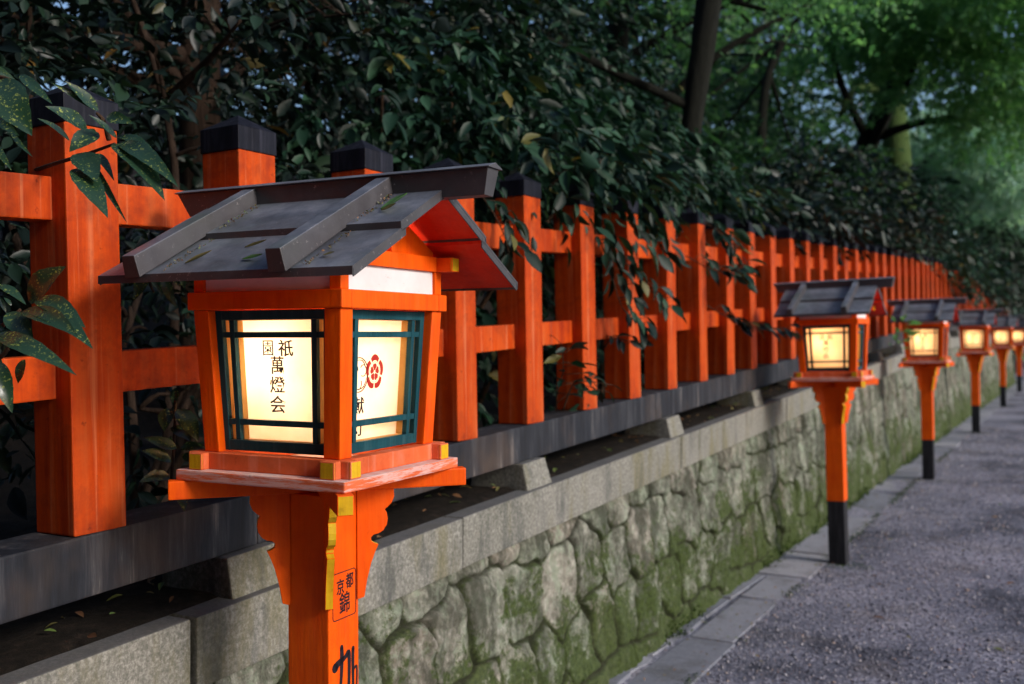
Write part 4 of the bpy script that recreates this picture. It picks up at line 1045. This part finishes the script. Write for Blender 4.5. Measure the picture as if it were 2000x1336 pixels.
tree('dark leafy tree above the fence behind the near lantern roof end', [vv(t4.x, t4.y, 1.0), vv(t4.x + .1, t4.y, 2.8), vv(t4.x, t4.y, 4.6)], [.10, .08, .05],
     [(t4.x, t4.y - .8, 3.5, 1.1, 1.3, .7), (t4.x - .2, t4.y + .3, 3.2, 1.1, 1.1, .9), (t4.x - .8, t4.y, 4.6, 1.7, 2.2, .9), (t4.x + .2, t4.y - 2.2, 3.3, .8, 1.0, .8)], 1700, 9, .28, .075, .42, M['leaf_broad'], T_B, 'bark', 405, 8, (.7, -.1, -.5), .5, group=TG)
t5 = at(620, 80, 6.2)
tree('slender tree with thin pale twigs crossing the top edge left of centre', [vv(t5.x, t5.y, 1.0), vv(t5.x - .05, t5.y, 2.6), vv(t5.x, t5.y, 4.6)], [.07, .06, .035],
     [(t5.x + .2, t5.y - .6, 3.2, 1.0, 1.1, .8), (t5.x, t5.y + .5, 3.9, 1.2, 1.4, .8), (t5.x - .5, t5.y - 1.2, 4.2, 1.3, 1.4, .7), (t5.x, t5.y - .2, 2.5, .8, 1.1, .6)], 1000, 8, .28, .085, .45, M['leaf_dark'], T_B, 'bark_brown', 406, 8, (.6, -.2, -.3), group=TG,
     extra_limbs=[(at(500, 70, 4.6), at(720, 25, 3.9), .012), (at(480, 65, 4.5), at(700, 0, 4.0), .010), (at(560, 10, 4.5), at(800, 8, 4.1), .010), (at(330, 190, 3.9), at(470, 40, 3.6), .02)])
t6 = at(40, 80, 5.5)
tree('black leafy tree in the top left corner with glints of sky', [vv(t6.x, t6.y, 1.0), vv(t6.x, t6.y, 2.8), vv(t6.x, t6.y, 4.5)], [.12, .1, .06],
     [(t6.x, t6.y, 2.7, 1.4, 1.6, 1.0), (t6.x - .3, t6.y + .6, 3.9, 1.6, 1.8, .9), (t6.x + .3, t6.y + 1.2, 3.0, .9, 1.0, 1.2)], 1000, 8, .3, .085, .42, M['leaf_dark'], T_S, 'bark', 407, 7, (.3, -.2, -.1), group=TG)

# maples
MG = 'maple trees with fine bright leaves'
def maple(label, trunk, radii, layers, n, seed, L=.06, lmat='leaf_maple', limbs=(), tm=T_M):
    return tree(label, trunk, radii, layers, n, 9, .42, L, .9, M[lmat], tm, 'bark', seed, 9, (.2, -.1, -.15), .2, MG, 'maple_tree', 'tree', .3, limbs)
b0 = at(1330, 20, 8.0)
maple('maple whose few bright sprays hang into the top edge left of the mossy trunk', [vv(b0.x - .9, b0.y + .6, 1.2), vv(b0.x - .8, b0.y + .5, 4.0), vv(b0.x - .4, b0.y + .2, 5.2)], [.12, .10, .06],
      [(*at(1490, 20, 8.0), .8, .7, .10), (*at(1400, -10, 8.0), .9, .8, .12), (*at(1560, -30, 8.5), .9, .9, .12)], 230, 501)
m1 = at(1900, 100, 14)
maple('wide maple whose bright green boughs fill the upper right corner', [vv(m1.x - 3.0, m1.y + 3.0, 1.2), vv(m1.x - 2.2, m1.y + 2.4, 4.0), vv(m1.x - .8, m1.y + 1.2, 6.2), vv(m1.x + .4, m1.y + .6, 7.4)], [.22, .2, .14, .08],
      [(*at(1890, 60, 13.5), 1.5, 1.6, .22), (*at(1990, 160, 14), 1.0, 1.5, .25), (*at(1780, 90, 14), 1.1, 1.2, .16), (*at(1860, 170, 14), 1.2, 1.2, .18), (*at(1950, 240, 14.5), .9, 1.3, .2), (*at(1700, 20, 14), 1.2, 1.4, .2),
       (*at(1960, 0, 13), 1.4, 1.5, .3), (*at(1800, -20, 13.5), 1.4, 1.5, .3), (*at(1640, 90, 15), .8, .9, .15)], 3400, 502, .095)
m2 = at(1900, 320, 22)
maple('pale blue green maple in flat layers above the far lanterns', [vv(m2.x - 2.6, m2.y + 2.6, 1.4), vv(m2.x - 2.0, m2.y + 2, 4.0), vv(m2.x - .6, m2.y + 1.0, 5.6)], [.2, .18, .1],
      [(*at(1800, 255, 21), .8, 1.0, .12), (*at(1860, 290, 22), 1.1, 1.2, .13), (*at(1950, 285, 21), 1.0, 1.4, .15), (*at(1900, 345, 22), 1.0, 1.3, .13), (*at(1980, 370, 22), .9, 1.2, .16), (*at(1830, 330, 23), .8, 1.2, .10), (*at(1840, 390, 23), .9, 1.2, .10), (*at(1930, 410, 24), 1.1, 1.2, .14), (*at(1990, 450, 24), .8, 1.2, .14), (*at(1960, 220, 23), 1.1, 1.4, .2)], 3000, 503, .12, 'leaf_teal_haze')
m3 = at(1960, 450, 34)
tree('tall green tree closing the path at its far end', [vv(m3.x, m3.y, .2), vv(m3.x, m3.y, 4), vv(m3.x, m3.y, 8)], [.3, .25, .15],
     [(*at(1950, 420, 34), 2.0, 2.0, 1.2), (*at(1985, 500, 36), 1.4, 1.6, 1.0), (*at(1900, 330, 34), 2.2, 2.2, 1.2), (*at(1990, 260, 34), 2.4, 2.2, 1.2)], 1600, 8, .6, .18, .5, M['leaf_teal_haze'], T_S, 'bark', 504, 6, (0, -.2, -.2), group=TG)

# the wood beyond: leaves one cannot count, rising up the bank
def far_wood(n, seed, xr, yr, zr, L, mat, label, name='far_wood'):
    r = np.random.default_rng(seed); per = 10
    x = xr[0] + (xr[1] - xr[0]) * r.random(n); y = yr[0] + (yr[1] - yr[0]) * r.random(n); z = zr[0] + (zr[1] - zr[0]) * r.random(n)
    dens = fbm(x * .6 + z * .37, y * .6 + z * .21, 1.0, 3, seed); keep = dens > .43
    Cn = np.stack([x, y, z], -1)[keep]; D = r.normal(size=Cn.shape) * np.array([1, 1, .5]) + np.array([.5, -.2, -.2])
    P, D, N, LL, WW = sprays(Cn, D, per, L * 4, L, .5, r, .4)
    return tag(leaves(name, P, D, N, LL, WW, T_S, mat, None, seed), label, 'wood', None, 'stuff')
far_wood(3300, 601, (-9.5, -4.4), (-1, 22), (1.0, 5.6), .15, M['leaf_wood'], 'dark mass of leaves deep in the wood behind the fence')
far_wood(9000, 604, (-14, 14.0), (-12, -5.5), (0.0, 12), .6, M['leaf_wood'], 'unseen wood added behind the viewer to block sky light')  # added out of view to keep low sky light off the near-facing sides
far_wood(5200, 605, (-9.5, -3.8), (11, 28), (3.4, 11), .2, M['leaf_mid'], 'mid green woodland leaves behind the mossy trunk')
far_wood(4200, 602, (-16, -6.5), (18, 46), (1.5, 11), .30, M['leaf_wood'], 'dark green mass of the farther wood along the path')
far_wood(3600, 603, (-9, 16), (50, 66), (0.2, 16), .45, M['leaf_teal_haze'], 'green trees far beyond the end of the path, haze painted into their pale leaves')

# ------------------------------------------------------------------ litter and moss
def litter(name, label, n, seed, fn, L, mat, kind='stuff', cat='leaves'):
    r = np.random.default_rng(seed); P = fn(r, n); D = nrm(r.normal(size=(n, 3)) * np.array([1, 1, .12])); N = np.array([0, 0, 1.]) + .35 * r.normal(size=(n, 3))
    LL = L * (.5 + .8 * r.random(n))
    return tag(leaves(name, P, D, N, LL, LL * .45, T_B, mat, None, seed), label, cat, None, kind)
def on_coping(r, n):
    y = 14 * r.random(n) ** 1.3 + .4; x = -1.93 - .30 * r.random(n) ** .9; return np.stack([x, y, cop_np(y) + .02 + .008 * r.random(n)], -1)
def cop_np(y): return 0.818 + 0.04 * np.minimum(y, 17) + 0.004 * np.maximum(0, y - 17)
litter('leaf_litter', 'dry brown leaves scattered on the dark soil along the coping', 260, 701, on_coping, .035, M['leaf_dry'])
litter('leaf_litter', 'few fallen leaves scattered on the gravel path', 70, 702, lambda r, n: np.stack([-1.5 + 3.6 * r.random(n), 3.2 + 9 * r.random(n), .014 + .004 * r.random(n)], -1), .05, M['leaf_dry'])
litter('path_debris', 'dark leaf crumbs and grit gathered along the kerb', 900, 703, lambda r, n: np.stack([-1.56 + .16 * r.normal(size=n), 2.5 + 11 * r.random(n), .020 + .004 * r.random(n)], -1), .016, M['leaf_dry'])
r_ = np.random.default_rng(731); n = 5000; y = 2.5 + 12 * r_.random(n); kk = fbm(y, y * 0, 1.7, 3, 78) > .46
Pm = np.stack([-1.56 + .02 * r_.normal(size=n), y, .008 + .006 * r_.random(n)], -1)[kk]; Dm = np.array([0, 0, .8]) + .7 * r_.normal(size=Pm.shape); Lm = .012 * (.5 + r_.random(len(Pm)))
tag(leaves('moss', Pm, Dm, r_.normal(size=Pm.shape), Lm, Lm * .4, T_S, M['moss'], None, 731), 'thin line of moss along the outer edge of the kerb', 'moss', None, 'stuff')
def tuft(n, seed, cx, cy, rx, ry, label):
    r = np.random.default_rng(seed); a = r.random(n) * 6.28; q = r.random(n) ** .8 * (.55 + .6 * vnoise(np.cos(a) * 1.7, np.sin(a) * 1.7, 1.0, seed)); P = np.stack([cx + rx * q * np.cos(a), cy + ry * q * np.sin(a), .004 + 0 * a], -1)
    D = np.array([0, 0, 1.]) + .6 * r.normal(size=(n, 3)); N = r.normal(size=(n, 3)); LL = .012 * (.5 + r.random(n))
    return tag(leaves('moss', P, D, N, LL, LL * .35, T_S, M['moss'], None, seed), label, 'moss', None, 'stuff')
for k, (x, y, _, _) in enumerate(far_pos[:4]):
    tuft(900 - 150 * k, 720 + k, x + .04, y - .09, .24, .17, 'green moss and grass round the foot of ' + ('the second lantern post', 'the third lantern post', 'the fourth lantern post', 'the fifth lantern post')[k])
r_ = np.random.default_rng(730); n = 5200; y = 3 + 15 * r_.random(n)
Pm = np.stack([-1.875 + .05 * r_.random(n) ** 2, y, .0 + .10 * r_.random(n) ** 2.5], -1); Dm = np.array([.6, 0, .7]) + .6 * r_.normal(size=(n, 3)); Lm = .022 * (.5 + r_.random(n))
kk = fbm(Pm[:, 1], Pm[:, 2], 2.2, 3, 77) > .42
tag(leaves('moss', Pm[kk], Dm[kk], r_.normal(size=(n, 3))[kk], Lm[kk], Lm[kk] * .4, T_S, M['moss'], None, 730), 'moss growing in the corner between wall and kerb', 'moss', None, 'stuff')

# single leaves lying on the near lantern's roof
FL = 'fallen leaves on the near lantern roof'
def roof_z(y): return (1.9035 if abs(y) < .18 else 1.8885) - .517 * abs(y) + .0165
def RL(x, y, z): return Vector((x * LS, y * LS, z * LS + LZ))
def roof_leaf(label, x, y, L, w, rot, mat, tilt=.25):
    Mx = lantern.matrix_basis; sgn = Vector((0, -1 if y < 0 else 1, 0)); p = Mx @ RL(x, y, roof_z(y) + .001)
    d = Vector((math.cos(rot), -math.sin(rot) * .88 if True else 0, 0)); d.z = .517 * d.y + tilt * .35; nn = Vector((0, -.46, .89))
    T = tmpl_broad(-.10)
    P = np.array([tuple(p)]); return tag(leaves('fallen_leaf', P, np.array([tuple(Mx.to_3x3() @ d)]), np.array([tuple(nn)]), np.array([L]), np.array([L * w]), T, mat, None, int(x * 1000) % 97), label, 'leaf', FL)
roof_leaf('curled green leaf on the upper right roof panel', .255, -.120, .066, .5, -.3, M['leaf_fresh'], .5)
roof_leaf('curled brown leaf edge under the green leaf on the roof', .262, -.128, .048, .22, .25, M['leaf_dry'], .4)
roof_leaf('pale dry leaf near the lower right roof edge', .245, -.318, .035, .35, .2, M['leaf_dry'], .3)
roof_leaf('long green leaf against the right roof batten', .03, -.318, .060, .22, .1, M['leaf_fresh'], .1)
roof_leaf('long brown leaf low on the middle roof panel', -.13, -.325, .062, .18, -.5, M['leaf_dry'], .2)
roof_leaf('thin straw coloured leaf in the middle roof panel', -.02, -.255, .055, .10, -.2, M['leaf_dry'], .05)
r_ = np.random.default_rng(740); n = 260; xx = np.where(r_.random(n) > .5, .226, -.174) + .012 * r_.random(n); yy = -.36 + .32 * r_.random(n)
Pd = np.array([tuple(lantern.matrix_basis @ RL(a, b, roof_z(b) + .001)) for a, b in zip(xx, yy)]); Ld = .006 * (.4 + r_.random(n))
tag(leaves('debris', Pd, r_.normal(size=(n, 3)), np.array([0, 0, 1.]) + .5 * r_.normal(size=(n, 3)), Ld, Ld * .6, T_S, M['leaf_dry'], None, 740), 'crumbs of dry leaf caught along the battens of the near lantern roof', 'debris', None, 'stuff')
